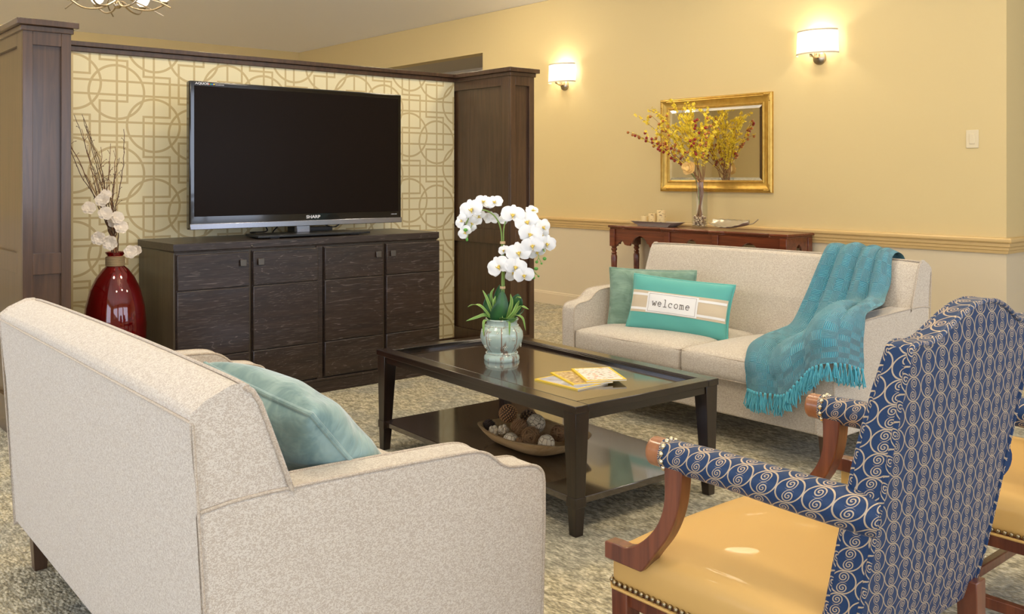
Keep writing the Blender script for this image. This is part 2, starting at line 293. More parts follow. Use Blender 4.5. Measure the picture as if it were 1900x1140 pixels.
# ------------------------------------------------------------------ mesh helpers
class MB:
    def __init__(s): s.v = []; s.f = []; s.uv = {}; s.mi = []
    def add(s, vs, fs, mi=0, uv=None):
        b = len(s.v); s.v += [tuple(p) for p in vs]
        for i, f in enumerate(fs):
            if uv: s.uv[len(s.f)] = uv[i]
            s.f.append(tuple(b+j for j in f)); s.mi.append(mi)
        return s
    def box(s, x0, x1, y0, y1, z0, z1, mi=0):
        v = [(x, y, z) for x in (x0, x1) for y in (y0, y1) for z in (z0, z1)]
        return s.add(v, [(0, 1, 3, 2), (4, 6, 7, 5), (0, 4, 5, 1), (2, 3, 7, 6), (0, 2, 6, 4), (1, 5, 7, 3)], mi)
    def prism(s, poly, ax, a, b, mi=0):
        n = len(poly)
        def P(p, t): return {'x': (t, p[0], p[1]), 'y': (p[0], t, p[1]), 'z': (p[0], p[1], t)}[ax]
        v = [P(p, a) for p in poly]+[P(p, b) for p in poly]
        return s.add(v, [tuple(range(n))[::-1], tuple(range(n, 2*n))]+[(i, (i+1) % n, n+(i+1) % n, n+i) for i in range(n)], mi)
    def taper(s, c0, w0, c1, w1, mi=0):      # square frustum between two (x,y,z) centres
        v = []
        for c, w in ((c0, w0), (c1, w1)):
            wx, wy = w if isinstance(w, tuple) else (w, w)
            v += [(c[0]-wx/2, c[1]-wy/2, c[2]), (c[0]+wx/2, c[1]-wy/2, c[2]), (c[0]+wx/2, c[1]+wy/2, c[2]), (c[0]-wx/2, c[1]+wy/2, c[2])]
        return s.add(v, [(3, 2, 1, 0), (4, 5, 6, 7), (0, 1, 5, 4), (1, 2, 6, 5), (2, 3, 7, 6), (3, 0, 4, 7)], mi)
    def tube(s, pts, r, seg=10, mi=0, closed=False, caps=True, flat=None, uvs=False):
        pts = [Vector(p) for p in pts]; n = len(pts); rf = r if callable(r) else (lambda t: r)
        nrm = None; rings = []; L = 0; Ls = []
        for i, p in enumerate(pts):
            if closed: t = pts[(i+1) % n]-pts[i-1]
            else: t = pts[min(i+1, n-1)]-pts[max(i-1, 0)]
            t = t.normalized() if t.length > 1e-9 else Vector((0, 0, 1))
            if nrm is None: nrm = t.cross(Vector((0, 0, 1)) if abs(t.z) < 0.9 else Vector((1, 0, 0))).normalized()
            nrm = (nrm-t*nrm.dot(t)); nrm = nrm.normalized() if nrm.length > 1e-6 else t.orthogonal().normalized()
            bn = t.cross(nrm); rr = rf(i/max(n-1, 1)); ra, rb = rr if isinstance(rr, tuple) else (rr, rr)
            rings.append([p+nrm*math.cos(2*PI*k/seg)*ra+bn*math.sin(2*PI*k/seg)*rb for k in range(seg)])
            if i: L += (p-pts[i-1]).length
            Ls.append(L)
        vs = [q for g in rings for q in g]; fs = []; uv = []
        m = n if closed else n-1; cr = rf(0.5); cr = 2*PI*(cr[0] if isinstance(cr, tuple) else cr)
        for i in range(m):
            j = (i+1) % n
            for k in range(seg):
                k2 = (k+1) % seg; fs.append((i*seg+k, i*seg+k2, j*seg+k2, j*seg+k))
                l0 = Ls[i]; l1 = Ls[j] if j else L; uv.append([(l0, cr*k/seg), (l0, cr*(k+1)/seg), (l1, cr*(k+1)/seg), (l1, cr*k/seg)])
        if caps and not closed:
            fs += [tuple(range(seg))[::-1], tuple(range((n-1)*seg, n*seg))]; uv += [[(0, 0)]*seg]*2
        return s.add(vs, fs, mi, uv if uvs else None)
    def lathe(s, prof, c=(0, 0, 0), seg=32, mi=0, caps=True, wob=None):
        vs = []; n = len(prof)
        for r, z in prof:
            for k in range(seg):
                a = 2*PI*k/seg; rr = r*(wob(a, z) if wob else 1); vs.append((c[0]+rr*math.cos(a), c[1]+rr*math.sin(a), c[2]+z))
        fs = [(i*seg+k, i*seg+(k+1) % seg, (i+1)*seg+(k+1) % seg, (i+1)*seg+k) for i in range(n-1) for k in range(seg)]
        if caps:
            if prof[0][0] > 1e-5: fs.append(tuple(range(seg))[::-1])
            if prof[-1][0] > 1e-5: fs.append(tuple(range((n-1)*seg, n*seg)))
        return s.add(vs, fs, mi)
    def ball(s, c, r, nu=12, nv=8, mi=0):
        rx, ry, rz = r if isinstance(r, tuple) else (r, r, r)
        vs = [(c[0]+rx*math.sin(PI*j/nv)*math.cos(2*PI*i/nu), c[1]+ry*math.sin(PI*j/nv)*math.sin(2*PI*i/nu), c[2]+rz*math.cos(PI*j/nv)) for j in range(1, nv) for i in range(nu)]
        vs += [(c[0], c[1], c[2]+rz), (c[0], c[1], c[2]-rz)]; T = len(vs)-2
        fs = [(j*nu+i, (j+1)*nu+i, (j+1)*nu+(i+1) % nu, j*nu+(i+1) % nu) for j in range(nv-2) for i in range(nu)]
        fs += [(T, i, (i+1) % nu) for i in range(nu)]+[((nv-2)*nu+i, T+1, (nv-2)*nu+(i+1) % nu) for i in range(nu)]
        return s.add(vs, fs, mi)
    def grid(s, fn, nu, nv, mi=0, uvf=None, wrap=False):
        vs = [fn(i/nu, j/nv) for j in range(nv+1) for i in range(nu+1)]
        fs = []; uv = []
        for j in range(nv):
            for i in range(nu):
                a = j*(nu+1)+i; fs.append((a, a+1, a+nu+2, a+nu+1))
                if uvf: uv.append([uvf(i/nu, j/nv), uvf((i+1)/nu, j/nv), uvf((i+1)/nu, (j+1)/nv), uvf(i/nu, (j+1)/nv)])
                else: uv.append([(i/nu, j/nv), ((i+1)/nu, j/nv), ((i+1)/nu, (j+1)/nv), (i/nu, (j+1)/nv)])
        return s.add(vs, fs, mi, uv)
    def puff(s, x0, x1, y0, y1, z0, z1, r=0.03, top=0.02, side=0.0, n=14, mi=0, uv=None):
        c = ((x0+x1)/2, (y0+y1)/2, (z0+z1)/2); h = ((x1-x0)/2, (y1-y0)/2, (z1-z0)/2)
        for ax in range(3):
            for sg in (-1, 1):
                o = [0, 1, 2]; o.remove(ax); a, b = o
                vs = []
                for j in range(n+1):
                    for i in range(n+1):
                        def dens(t):  # denser near the edges
                            t = 2*t-1; return math.copysign(1-(1-abs(t))**1.7, t)
                        q = [0, 0, 0]; q[ax] = sg*h[ax]; q[a] = dens(i/n)*h[a]; q[b] = dens(j/n)*h[b]
                        rr = min(r, *h); inner = [max(-h[k]+rr, min(h[k]-rr, q[k])) for k in range(3)]
                        d = Vector([q[k]-inner[k] for k in range(3)])
                        if d.length > 1e-9: d = d.normalized()*rr
                        p = [inner[k]+d[k] for k in range(3)]
                        fx, fy, fz = (1-(p[0]/h[0])**2), (1-(p[1]/h[1])**2), (1-(p[2]/h[2])**2)
                        if p[2] > 0: p[2] += top*max(0, fx)**.6*max(0, fy)**.6*(p[2]/h[2])
                        p[0] += side*max(0, fy)*max(0, fz)*(p[0]/h[0]); p[1] += side*max(0, fx)*max(0, fz)*(p[1]/h[1])
                        vs.append([c[k]+p[k] for k in range(3)])
                fs = []
                for j in range(n):
                    for i in range(n):
                        A = j*(n+1)+i; f = (A, A+1, A+n+2, A+n+1)
                        flip = (sg < 0) ^ (ax == 1); fs.append(f[::-1] if flip else f)
                s.add(vs, fs, mi)
        return s
    def xf(s, mat):
        s.v = [tuple(mat @ Vector(p)) for p in s.v]; return s
    def build(s, name, mats, parent=None, bevel=0, seg=2, angle=38, loc=None, rot=None, merge=False):
        me = bpy.data.meshes.new(name); me.from_pydata(s.v, [], s.f)
        for k in (mats if isinstance(mats, (list, tuple)) else [mats]): me.materials.append(M[k])
        me.polygons.foreach_set('material_index', s.mi)
        ul = me.uv_layers.new(name='UVMap'); me.update()
        for p in me.polygons:
            n = p.normal; e = s.uv.get(p.index); ax = max(range(3), key=lambda q: abs(n[q]))
            for t, li in enumerate(p.loop_indices):
                if e: ul.data[li].uv = e[t]
                else:
                    c = me.vertices[me.loops[li].vertex_index].co
                    ul.data[li].uv = ((c.y, c.z), (c.x, c.z), (c.x, c.y))[ax]
        if merge:
            import bmesh
            bm = bmesh.new(); bm.from_mesh(me); bmesh.ops.remove_doubles(bm, verts=bm.verts, dist=1e-5); bm.to_mesh(me); bm.free()
        me.polygons.foreach_set('use_smooth', [True]*len(me.polygons)); me.set_sharp_from_angle(angle=math.radians(angle)); me.update()
        o = bpy.data.objects.new(name, me); col.objects.link(o)
        if parent: o.parent = parent
        if loc: o.location = loc
        if rot: o.rotation_euler = rot
        if bevel:
            b = o.modifiers.new('bevel', 'BEVEL'); b.width = bevel; b.segments = seg; b.limit_method = 'ANGLE'; b.angle_limit = math.radians(30); b.harden_normals = False
        return o

def tag(o, label=None, cat=None, group=None, kind=None):
    if label: o['label'] = label
    if cat: o['category'] = cat
    if group: o['group'] = group
    if kind: o['kind'] = kind
    return o
def thing(name, label, cat, loc=(0, 0, 0), rotz=0, group=None):
    o = bpy.data.objects.new(name, None); o.empty_display_size = 0.05; col.objects.link(o); o.location = loc; o.rotation_euler = (0, 0, rotz)
    return tag(o, label, cat, group)
def struct(o): o['kind'] = 'structure'; return o
def copy_tree(o, parent=None):
    c = o.copy(); col.objects.link(c); c.parent = parent
    for ch in list(o.children): copy_tree(ch, c)
    return c
def bez(pts, n=24):      # Catmull-Rom through points
    P = [Vector(p) for p in pts]; P = [P[0]*2-P[1]]+P+[P[-1]*2-P[-2]]; out = []; m = len(P)-3
    for i in range(n+1):
        t = i/n*m; k = min(int(t), m-1); t -= k; a, b, c, d = P[k:k+4]
        out.append(0.5*((2*b)+(c-a)*t+(2*a-5*b+4*c-d)*t*t+(3*b-a-3*c+d)*t**3))
    return out

# ------------------------------------------------------------------ the room
XR, YF, ZW = 6.53, 12.4, 3.11
struct(MB().box(-3.2, 9.7, -3.2, 12.6, -0.1, 0).build('floor', 'carpet'))
# right wall with the hall opening (y 8.12 to 11.3, 2.68 high) and its outside corner at y=2.58
b = MB()
b.box(XR, XR+.16, 2.58, 8.12, 0, ZW).box(XR, XR+.16, 8.12, 11.3, 2.68, ZW).box(XR, XR+.16, 11.3, YF+.2, 0, ZW)
b.box(XR+.16, 9.6, 2.58, 2.74, 0, ZW)
struct(b.build('wall_right', 'wall_paint'))
struct(MB().box(-3.2, XR+.16, YF, YF+.2, 0, 3.2).box(-3.0, 2.15, YF-0.16, YF, 0, 2.98).build('wall_far', 'wall_paint'))
b = MB().box(XR+.16, 8.6, 11.3, 11.46, 0, 2.7).box(XR+.16, 8.6, 7.96, 8.12, 0, 2.7).box(8.6, 8.76, 7.96, 11.46, 0, 2.7).box(XR+.16, 8.76, 7.96, 11.46, 2.68, 2.78)
b.box(7.4, 7.55, 8.12, 11.3, 2.50, 2.68)
struct(b.build('wall_hall', 'hall_paint'))
def pierced(along, a0, a1, t0, t1, holes, ztop=4.3):
    b = MB(); 
    def bx(p, q, z0, z1):
        if along == 'x': b.box(p, q, t0, t1, z0, z1)
        else: b.box(t0, t1, p, q, z0, z1)
    cur = a0
    for h0, h1 in holes:
        bx(cur, h0, 0, ztop); bx(h0, h1, 0, 0.6); bx(h0, h1, 2.6, ztop); cur = h1
    bx(cur, a1, 0, ztop); return b
struct(pierced('x', -3.2, 9.7, -3.2, -3.0, WB).build('wall_back', 'wall_paint'))
struct(pierced('y', -3.0, 12.6, -3.2, -3.0, WL).build('wall_left', 'wall_paint'))
struct(MB().box(9.6, 9.76, -3.0, 2.74, 0, 4.3).build('wall_side', 'wall_paint'))
for i, (p, q, ax) in enumerate([(a, c, 'x') for a, c in WB]+[(a, c, 'y') for a, c in WL]):
    b = MB(); n = 3
    def bx(p0, p1, z0, z1):
        if ax == 'x': b.box(p0, p1, -3.0, -2.97, z0, z1)
        else: b.box(-3.0, -2.97, p0, p1, z0, z1)
    bx(p-.08, q+.08, 2.6, 2.7); bx(p-.08, q+.08, 0.5, 0.6); bx(p-.08, p, .6, 2.6); bx(q, q+.08, .6, 2.6)
    for k in range(1, n): bx(p+(q-p)*k/n-.03, p+(q-p)*k/n+.03, .6, 2.6)
    struct(b.build('window_%d' % (i+1), 'window_frame_white'))
# hipped ceiling, rising 0.29 per metre from the walls to a flat at 3.72
S = 0.29; ZT = 3.72; dx = (ZT-ZW)/S
x0, x1, y0, y1 = -3.1, XR+.01, -3.1, YF+.01
o4 = [(x0, y0, ZW), (x1, y0, ZW), (x1, y1, ZW), (x0, y1, ZW)]; i4 = [(x0+dx, y0+dx, ZT), (x1-dx, y0+dx, ZT), (x1-dx, y1-dx, ZT), (x0+dx, y1-dx, ZT)]
b = MB().add(o4+i4+[(p[0], p[1], p[2]+.12) for p in o4+i4], [(0, 1, 5, 4), (1, 2, 6, 5), (2, 3, 7, 6), (3, 0, 4, 7), (4, 5, 6, 7), (8, 12, 13, 9), (9, 13, 14, 10), (10, 14, 15, 11), (11, 15, 12, 8), (12, 15, 14, 13)])
b.box(XR, 9.7, -3.1, 2.74, ZW, ZW+.12)
struct(b.build('ceiling', 'ceiling'))
# chair rail and baseboard, with moulded profiles; (d = out from wall, z)
RAIL = [(0, .787), (.012, .787), (.016, .797), (.016, .806), (.024, .812), (.024, .828), (.034, .836), (.034, .856), (.045, .862), (.050, .870), (.050, .884), (.044, .892), (.0, .894)]
BASE = [(0, 0), (.016, 0), (.016, .105), (.012, .112), (.012, .120), (.006, .128), (0, .128)]
def moulding(name, prof, mat, y1):
    b = MB(); n = len(prof); d = [p[0] for p in prof]
    vs = []
    for dd, z in prof:
        vs += [(XR-dd, y1, z), (XR-dd, 2.58-dd, z), (9.6, 2.58-dd, z)]
    fs = []
    for i in range(n-1):
        for k in range(2): fs.append((i*3+k, (i+1)*3+k, (i+1)*3+k+1, i*3+k+1))
    struct(b.add(vs, fs).build(name, mat, angle=25))
moulding('trim_1', RAIL, 'trim_paint', 8.12); moulding('baseboard_right', BASE, 'base_paint', 8.12)

# ------------------------------------------------------------------ ceiling lamps, sconces, chandelier, switch
p0 = None
for i, (x, y, z) in enumerate(CL):
    if p0 is None:
        p0 = thing('ceiling_light', 'round recessed ceiling light with pale trim', 'ceiling light', (x, y, z+.03), 0, 'recessed ceiling lights')
        MB().lathe([(.27, -.03), (.29, -.02), (.29, 0), (.26, 0), (.26, -.03)], caps=False).build('trim_ring', 'white_trim', p0)
        MB().lathe([(.259, -.012), (.001, -.012)]).build('lens', 'lamp_glow', p0)
    else:
        c = copy_tree(p0); c.location = (x, y, z+.03)

def sconce(y, label):
    t = thing('wall_sconce', label, 'wall lamp', (XR, y, 2.335), 0, 'wall sconces with half drum shades')
    b = MB(); n = 28; R = .165; D = .125; h = .095
    def arc(k, z, rr=1.0):
        a = PI/2+PI*k/n; f = 1.0 if z > 0 else 1.06; return (D*math.cos(a)*rr*f-.02, R*math.sin(a)*rr*f, z)
    vs = []
    for z in (-h, h):
        for k in range(n+1): vs.append(arc(k, z))
    b.add(vs, [(k, k+1, n+2+k, n+1+k) for k in range(n)]); b.build('shade', 'shade_fabric', t)
    for z, dz in ((-h, .014), (h-.014, .014)):
        b = MB(); vs = []
        for zz in (z, z+dz):
            for k in range(n+1): vs.append(arc(k, zz if abs(zz) > 1e-4 else .001, 1.012))
        b.add(vs, [(k, k+1, n+2+k, n+1+k) for k in range(n)]); b.build('shade_band', 'shade_band', t)
    b = MB().lathe([(0, .028), (.035, .026), (.052, .014), (.055, 0)], seg=28).xf(Matrix.Rotation(-PI/2, 4, 'Y')); b.xf(Matrix.Translation((0, 0, -.115))); b.build('wall_plate', 'nickel', t)
    MB().tube(bez([(-.02, 0, -.115), (-.07, 0, -.12), (-.11, 0, -.105), (-.125, .0, -.09)], 12), .0065, 8).tube([(-.02, .03, -.105), (-.09, .03, -.105)], .005, 8).ball((-.125, 0, -.095), .012).build('arm', 'nickel', t)
    MB().ball((-.06, 0, -.02), (.02, .02, .035)).build('bulb', 'lamp_glow', t)
    MB().tube([(-.06, 0, -.10), (-.06, 0, -.05)], .012, 10).build('socket', 'nickel', t)
    d = bpy.data.lights.new('sconce_lamp', 'POINT'); d.energy = 5.5; d.color = (1, .90, .72); d.shadow_soft_size = .03
    o = bpy.data.objects.new('sconce_lamp', d); col.objects.link(o); o.parent = t; o.location = (-.07, 0, .03)
sconce(6.80, 'wall sconce with cream half drum shade beside the dark column')
sconce(3.955, 'wall sconce with cream half drum shade above and right of the gilt mirror')

t = thing('light_switch', 'cream rocker light switch plate on the wall by the outside corner', 'light switch', (XR, 2.80+.0, 1.557))
MB().box(-.006, 0, -.042, .042, -.062, .062).build('switch_plate', 'switch_plastic', t, bevel=.003)
MB().box(-.010, -.004, -.018, .018, -.034, .034).build('rocker', 'switch_plastic', t, bevel=.002)

def chandelier(label, loc, power):
    t = thing('chandelier', label, 'chandelier', loc, 0, 'brass chandeliers')
    MB().tube([(0, 0, 0), (0, 0, 1.03)], .009, 8).ball((0, 0, .0), .035).ball((0, 0, .12), .025).lathe([(.06, 1.01), (.06, 1.04)], seg=20).build('stem', 'nickel', t)
    for k in range(6):
        a = k*PI/3+.35
        q = [(0.03, .03), (.14, -.03), (.27, -.035), (.37, .02)]
        pts = [(r*math.cos(a+r*.9), r*math.sin(a+r*.9), z) for r, z in q]; e = pts[-1]
        MB().tube(bez(pts, 14), .008, 8).build('arm', 'nickel', t)
        pts = [(r*math.cos(a+.5-r*1.2), r*math.sin(a+.5-r*1.2), z) for r, z in [(.03, .10), (.2, .07), (.34, .03), (.46, -.03)]]
        MB().tube(bez(pts, 14), .006, 8).build('scroll', 'nickel', t)
        MB().lathe([(.012, .0), (.03, .012), (.034, .022), (.02, .03)], e, seg=16).build('cup', 'nickel', t)
        MB().lathe([(.02, .03), (.045, .05), (.062, .09), (.064, .13), (.055, .18), (.045, .2)], e, seg=20, caps=False).build('globe', 'opal_glass', t)
        d = bpy.data.lights.new('globe_lamp', 'POINT'); d.energy = power; d.color = (1, .80, .50); d.shadow_soft_size = .065
        o = bpy.data.objects.new('globe_lamp', d); col.objects.link(o); o.parent = t; o.location = (e[0], e[1], e[2]+.12)
chandelier('brass chandelier with white glass globes hanging over the far room', (2.65, 8.27, 2.77), 85)
chandelier('unseen brass chandelier added to brighten the far left end of the room', (-0.5, 9.5, 2.77), 60)  # unseen extra chandelier, added to light the corner reflected in the wall mirror
chandelier('brass chandelier with white glass globes above the coffee table', (2.3, 2.7, 2.72), 21)

# ------------------------------------------------------------------ partition: wallpapered screen between two panelled columns
YP = 5.60
t = thing('partition_screen', 'wallpapered media partition between two dark columns', 'partition', (2.8, YP, 0))
MB().box(-1.44, 1.43, 0, .12, 0, 2.02).build('wall_panel', 'wallpaper', t)
b = MB().box(-1.44, 1.43, -.03, .15, 2.035, 2.062).box(-1.44, 1.43, -.015, .135, 2.005, 2.035); b.build('top_rail', 'column_wood', t, bevel=.003)
MB().box(-1.44, 1.43, -.014, 0, 0, .10).build('baseboard', 'column_wood', t, bevel=.003)
def framed(b, ax, f, sgn, a0, a1, zs, st, dep=.018):
    # a face built as stiles and rails standing proud of a recessed panel; face plane at f, outward sgn
    def bx(p, q, z0, z1, d0, d1):
        lo, hi = sorted((f-sgn*d0, f-sgn*d1))
        if ax == 'y': b.box(p, q, lo, hi, z0, z1)
        else: b.box(lo, hi, p, q, z0, z1)
    bx(a0, a0+st, 0, 2.012, 0, dep); bx(a1-st, a1, 0, 2.012, 0, dep)
    for z0, z1 in zs: bx(a0+st, a1-st, z0, z1, 0, dep)
def column(x0, x1, label):
    y0, y1 = 4.95, YP+.16
    t = thing('panelled_column', label, 'column', ((x0+x1)/2, (y0+y1)/2, 0), 0, 'panelled columns of the partition')
    w = (x1-x0)/2; d = (y1-y0)/2; e = .018
    MB().box(-w+e, w-e, -d+e, d-e, 0, 2.012).build('core', 'column_wood', t)
    b = MB(); rails = [(0, .18), (.823, .925), (1.94, 2.012)]
    framed(b, 'y', -d, -1, -w, w, rails, .045); framed(b, 'y', d, 1, -w, w, rails, .045)
    framed(b, 'x', -w, -1, -d+e, d-e, rails, .09); framed(b, 'x', w, 1, -d+e, d-e, rails, .09)
    b.build('face_frame', 'column_wood', t, bevel=.0015)
    b = MB().box(-w-.010, w+.010, -d-.010, d+.010, 2.005, 2.032).box(-w-.030, w+.030, -d-.030, d+.030, 2.032, 2.062); b.build('cap', 'column_wood', t, bevel=.003)
column(1.143, 1.362, 'tall dark panelled column left of the red vase')
column(4.23, 4.45, 'tall dark panelled column right of the television')

# ------------------------------------------------------------------ credenza
cx = 2.78; yf = 5.02; W = 1.76; D = .55
t = thing('credenza', 'low dark cerused wood credenza with four doors under the television', 'credenza', (cx, yf, 0))
MB().box(-W/2+.004, W/2-.004, .012, D, .085, .893).build('carcass', 'credenza_side', t, bevel=.003)
MB().box(-W/2-.004, W/2+.004, -.006, D, .893, .935).box(-W/2+.002, W/2-.002, .0, D, .885, .893).build('top', 'credenza_wood', t, bevel=.003)
MB().box(-W/2+.01, W/2-.01, -.004, D-.01, 0, .072).box(-W/2+.004, W/2-.004, -.010, D, .072, .088).build('plinth', 'credenza_wood', t, bevel=.003)
MB().box(-.02, .02, -.004, .012, .088, .885).build('centre_stile', 'credenza_wood', t, bevel=.003)
dw = (W/2-.03)/2-.006
for i, s in enumerate((-W/2+.012, -W/2+.012+dw+.018, .028, .028+dw+.018)):
    dr = thing.__call__ if False else None
    b = MB().box(s, s+dw, .0, .012, .095, .878).build('door', 'credenza_wood', t)
    zs = [(.098, .305), (.309, .676), (.680, .874)]
    q = MB()
    for z0, z1 in zs: q.box(s+.003, s+dw-.003, -.014, .001, z0, z1)
    q.build('door_panel', 'credenza_wood', b, bevel=.004)
    kx = s+dw-.045 if i % 2 == 0 else s+.045
    MB().box(kx-.018, kx+.018, -.030, -.022, .795, .831).box(kx-.007, kx+.007, -.022, -.012, .806, .820).build('knob', 'pewter', b, bevel=.002)
MB().ball((-.435, -.008, .905), .007).build('lock', 'pewter', t)

# ------------------------------------------------------------------ television
t = thing('television', 'large flat television with black screen standing on the credenza', 'television', (2.80, 5.25, .935))
MB().box(-.722, .722, 0, .05, .06, .915).build('housing', 'tv_gloss', t, bevel=.008, seg=3)
MB().box(-.695, .697, -.003, .004, .135, .888).build('screen', 'tv_screen', t, bevel=.002)
MB().box(-.721, .721, -.009, .004, .060, .094).build('silver_strip', 'tv_silver', t, bevel=.003)
MB().prism([(-.38, -.16), (.38, -.16), (.34, .10), (-.34, .10)], 'z', .006, .020).box(-.30, -.24, -.155, -.13, 0, .008).box(.24, .30, -.155, -.13, 0, .008).build('base_plate', 'black_plastic', t, bevel=.003)
MB().box(-.045, .045, .005, .04, .018, .10).build('neck', 'tv_silver', t, bevel=.004)
def text(body, name, mat, parent, loc, size, sx=1.0, ext=.0006, bold=0.0):
    c = bpy.data.curves.new(name, 'FONT'); c.body = body; c.size = size; c.extrude = ext; c.offset = bold; c.align_x = 'LEFT'
    o = bpy.data.objects.new(name+'_tmp', c); col.objects.link(o)
    me = bpy.data.meshes.new_from_object(o.evaluated_get(bpy.context.evaluated_depsgraph_get())); bpy.data.objects.remove(o)
    me.name = name; me.materials.clear(); me.materials.append(M[mat]); q = bpy.data.objects.new(name, me); col.objects.link(q); q.parent = parent
    q.location = loc; q.rotation_euler = (PI/2, 0, 0); q.scale = (sx, 1, 1); return q
text('SHARP', 'logo', 'logo_grey', t, (.015, -.0015, .106), .026, 1.25, bold=.0009)
text('AQUOS', 'logo', 'logo_grey', t, (-.69, -.0015, .896), .017, 1.35, bold=.0006)
text('Quattron', 'logo', 'logo_grey', t, (-.572, -.0015, .896), .013, 1.1)
text('HDMI USB', 'logo', 'logo_grey', t, (.640, -.0015, .113), .009, 1.1)
for k, c in enumerate(('dot_red', 'dot_green', 'dot_blue', 'dot_yellow')):
    MB().box(-.612+k*.010, -.604+k*.010, -.0012, .001, .897, .904).build('logo_dot', c, t)
for pts in ([(-.24, .06, .08), (-.20, .10, .03), (-.26, .20, .02), (-.18, .28, .004)], [(.10, .06, .10), (.22, .10, .05), (.32, .16, .04), (.36, .10, .10)], [(-.12, .06, .08), (-.15, .12, .02), (-.05, .2, .006), (.1, .26, .006)]):
    MB().tube(bez(pts, 16), .004, 6).build('cable', 'black_plastic', t)
t = tag(MB().box(-.11, .15, -.06, .06, 0, .045).build('media_box', 'black_plastic', bevel=.004, loc=(2.92, 5.43, .935)), 'small black media box behind the television stand', 'media box')

# ------------------------------------------------------------------ red vase with branches
t = thing('floor_vase', 'tall red glass egg shaped floor vase with rope collar', 'vase', (1.665, 5.24, 0))
out = [(.055, 0), (.07, .004), (.105, .10), (.140, .25), (.157, .40), (.160, .50), (.150, .60), (.128, .69), (.098, .755), (.066, .80), (.043, .82), (.037, .84), (.037, .87), (.050, .888), (.052, .893)]
inn = [(.046, .890), (.030, .87), (.030, .83), (.06, .795), (.092, .75), (.12, .69), (.142, .60), (.152, .50), (.149, .40), (.13, .25), (.095, .10), (.05, .02), (.001, .015)]
MB().lathe(out+inn, seg=48, caps=True).build('body', 'red_glass', t, angle=60)
MB().lathe([(.040, .815), (.049, .820), (.049, .866), (.040, .871)], seg=40).build('rope_collar', 'rope', t)
br = thing('branch_arrangement', 'bare brown twigs with cream blossoms standing in the red vase', 'dried branches', (1.665, 5.24, .86))
rr = random.Random(3)
tips = []
for k in range(17):
    a = rr.uniform(0, 2*PI); L = rr.uniform(.45, .80)
    dx = -rr.uniform(.05, .34) if k < 12 else rr.uniform(-.06, .06); dy = rr.uniform(-.10, .12)
    if k == 0: dx, L = -.02, .62
    if k < 12: dx = dx*L/.8
    pts = [(rr.uniform(-.012, .012), rr.uniform(-.012, .012), -.55), (rr.uniform(-.015, .015), rr.uniform(-.015, .015), 0), (dx*.28+rr.uniform(-.02, .02), dy*.3, L*.35), (dx*.65+rr.uniform(-.03, .03), dy*.7, L*.7), (dx, dy, L)]
    pp = bez(pts, 26); b = MB().tube([Vector(p)+Vector((rr.uniform(-1, 1), rr.uniform(-1, 1), 0))*.0035 for p in pp], lambda t: .0034*(1-.72*t)+.0004, 6)
    for j in range(12, 26, 2):
        p = pp[j]; d = Vector((rr.uniform(-1, 1), rr.uniform(-1, 1), rr.uniform(.4, 1.4)))*rr.uniform(.012, .045)
        b.tube([p, p+d*.6+Vector((0, 0, .004)), p+d], lambda t: .0014*(1-.5*t), 5); b.ball(p+d, .0026, 6, 4)
    b.build('twig', 'twig' if k % 4 else 'twig_light', br)
def bloom(b, c, r, face, n=5, layers=2, mi=0, cup=.35):
    z = Vector(face).normalized(); x = z.orthogonal().normalized(); y = z.cross(x); c = Vector(c)
    for l in range(layers):
        R = r*(1-.34*l)
        for k in range(n):
            a = 2*PI*k/n+l*.6+rr.uniform(-.15, .15); d = x*math.cos(a)+y*math.sin(a); s = z.cross(d); w = R*.62
            def fn(u, v, d=d, s=s, w=w, R=R, l=l):
                q = (2*u-1)*math.sin(PI*min(1, v*.86+.10))**.6
                return c+d*R*v+s*w*q+z*(R*cup*(v**1.5)*(1+l)+R*.22*q*q+.002*l)
            b.grid(fn, 4, 4, mi)
for px, pz, py, r in [(-.085, .315, -.06, .036), (-.155, .275, -.07, .034), (-.075, .245, -.08, .036), (-.012, .22, -.07, .034), (.005, .17, -.08, .035), (-.11, .115, -.08, .035), (-.055, .09, -.09, .038), (.055, .035, -.08, .034), (.10, .04, -.04, .026), (-.02, .195, -.03, .03), (-.06, .345, -.04, .028)]:
    b = MB(); bloom(b, (px, py, pz), r*1.05, (rr.uniform(-.7, .1), -1, rr.uniform(-.1, .5)), 6, 3, 0, .13); b.build('blossom', 'petal_cream', br)

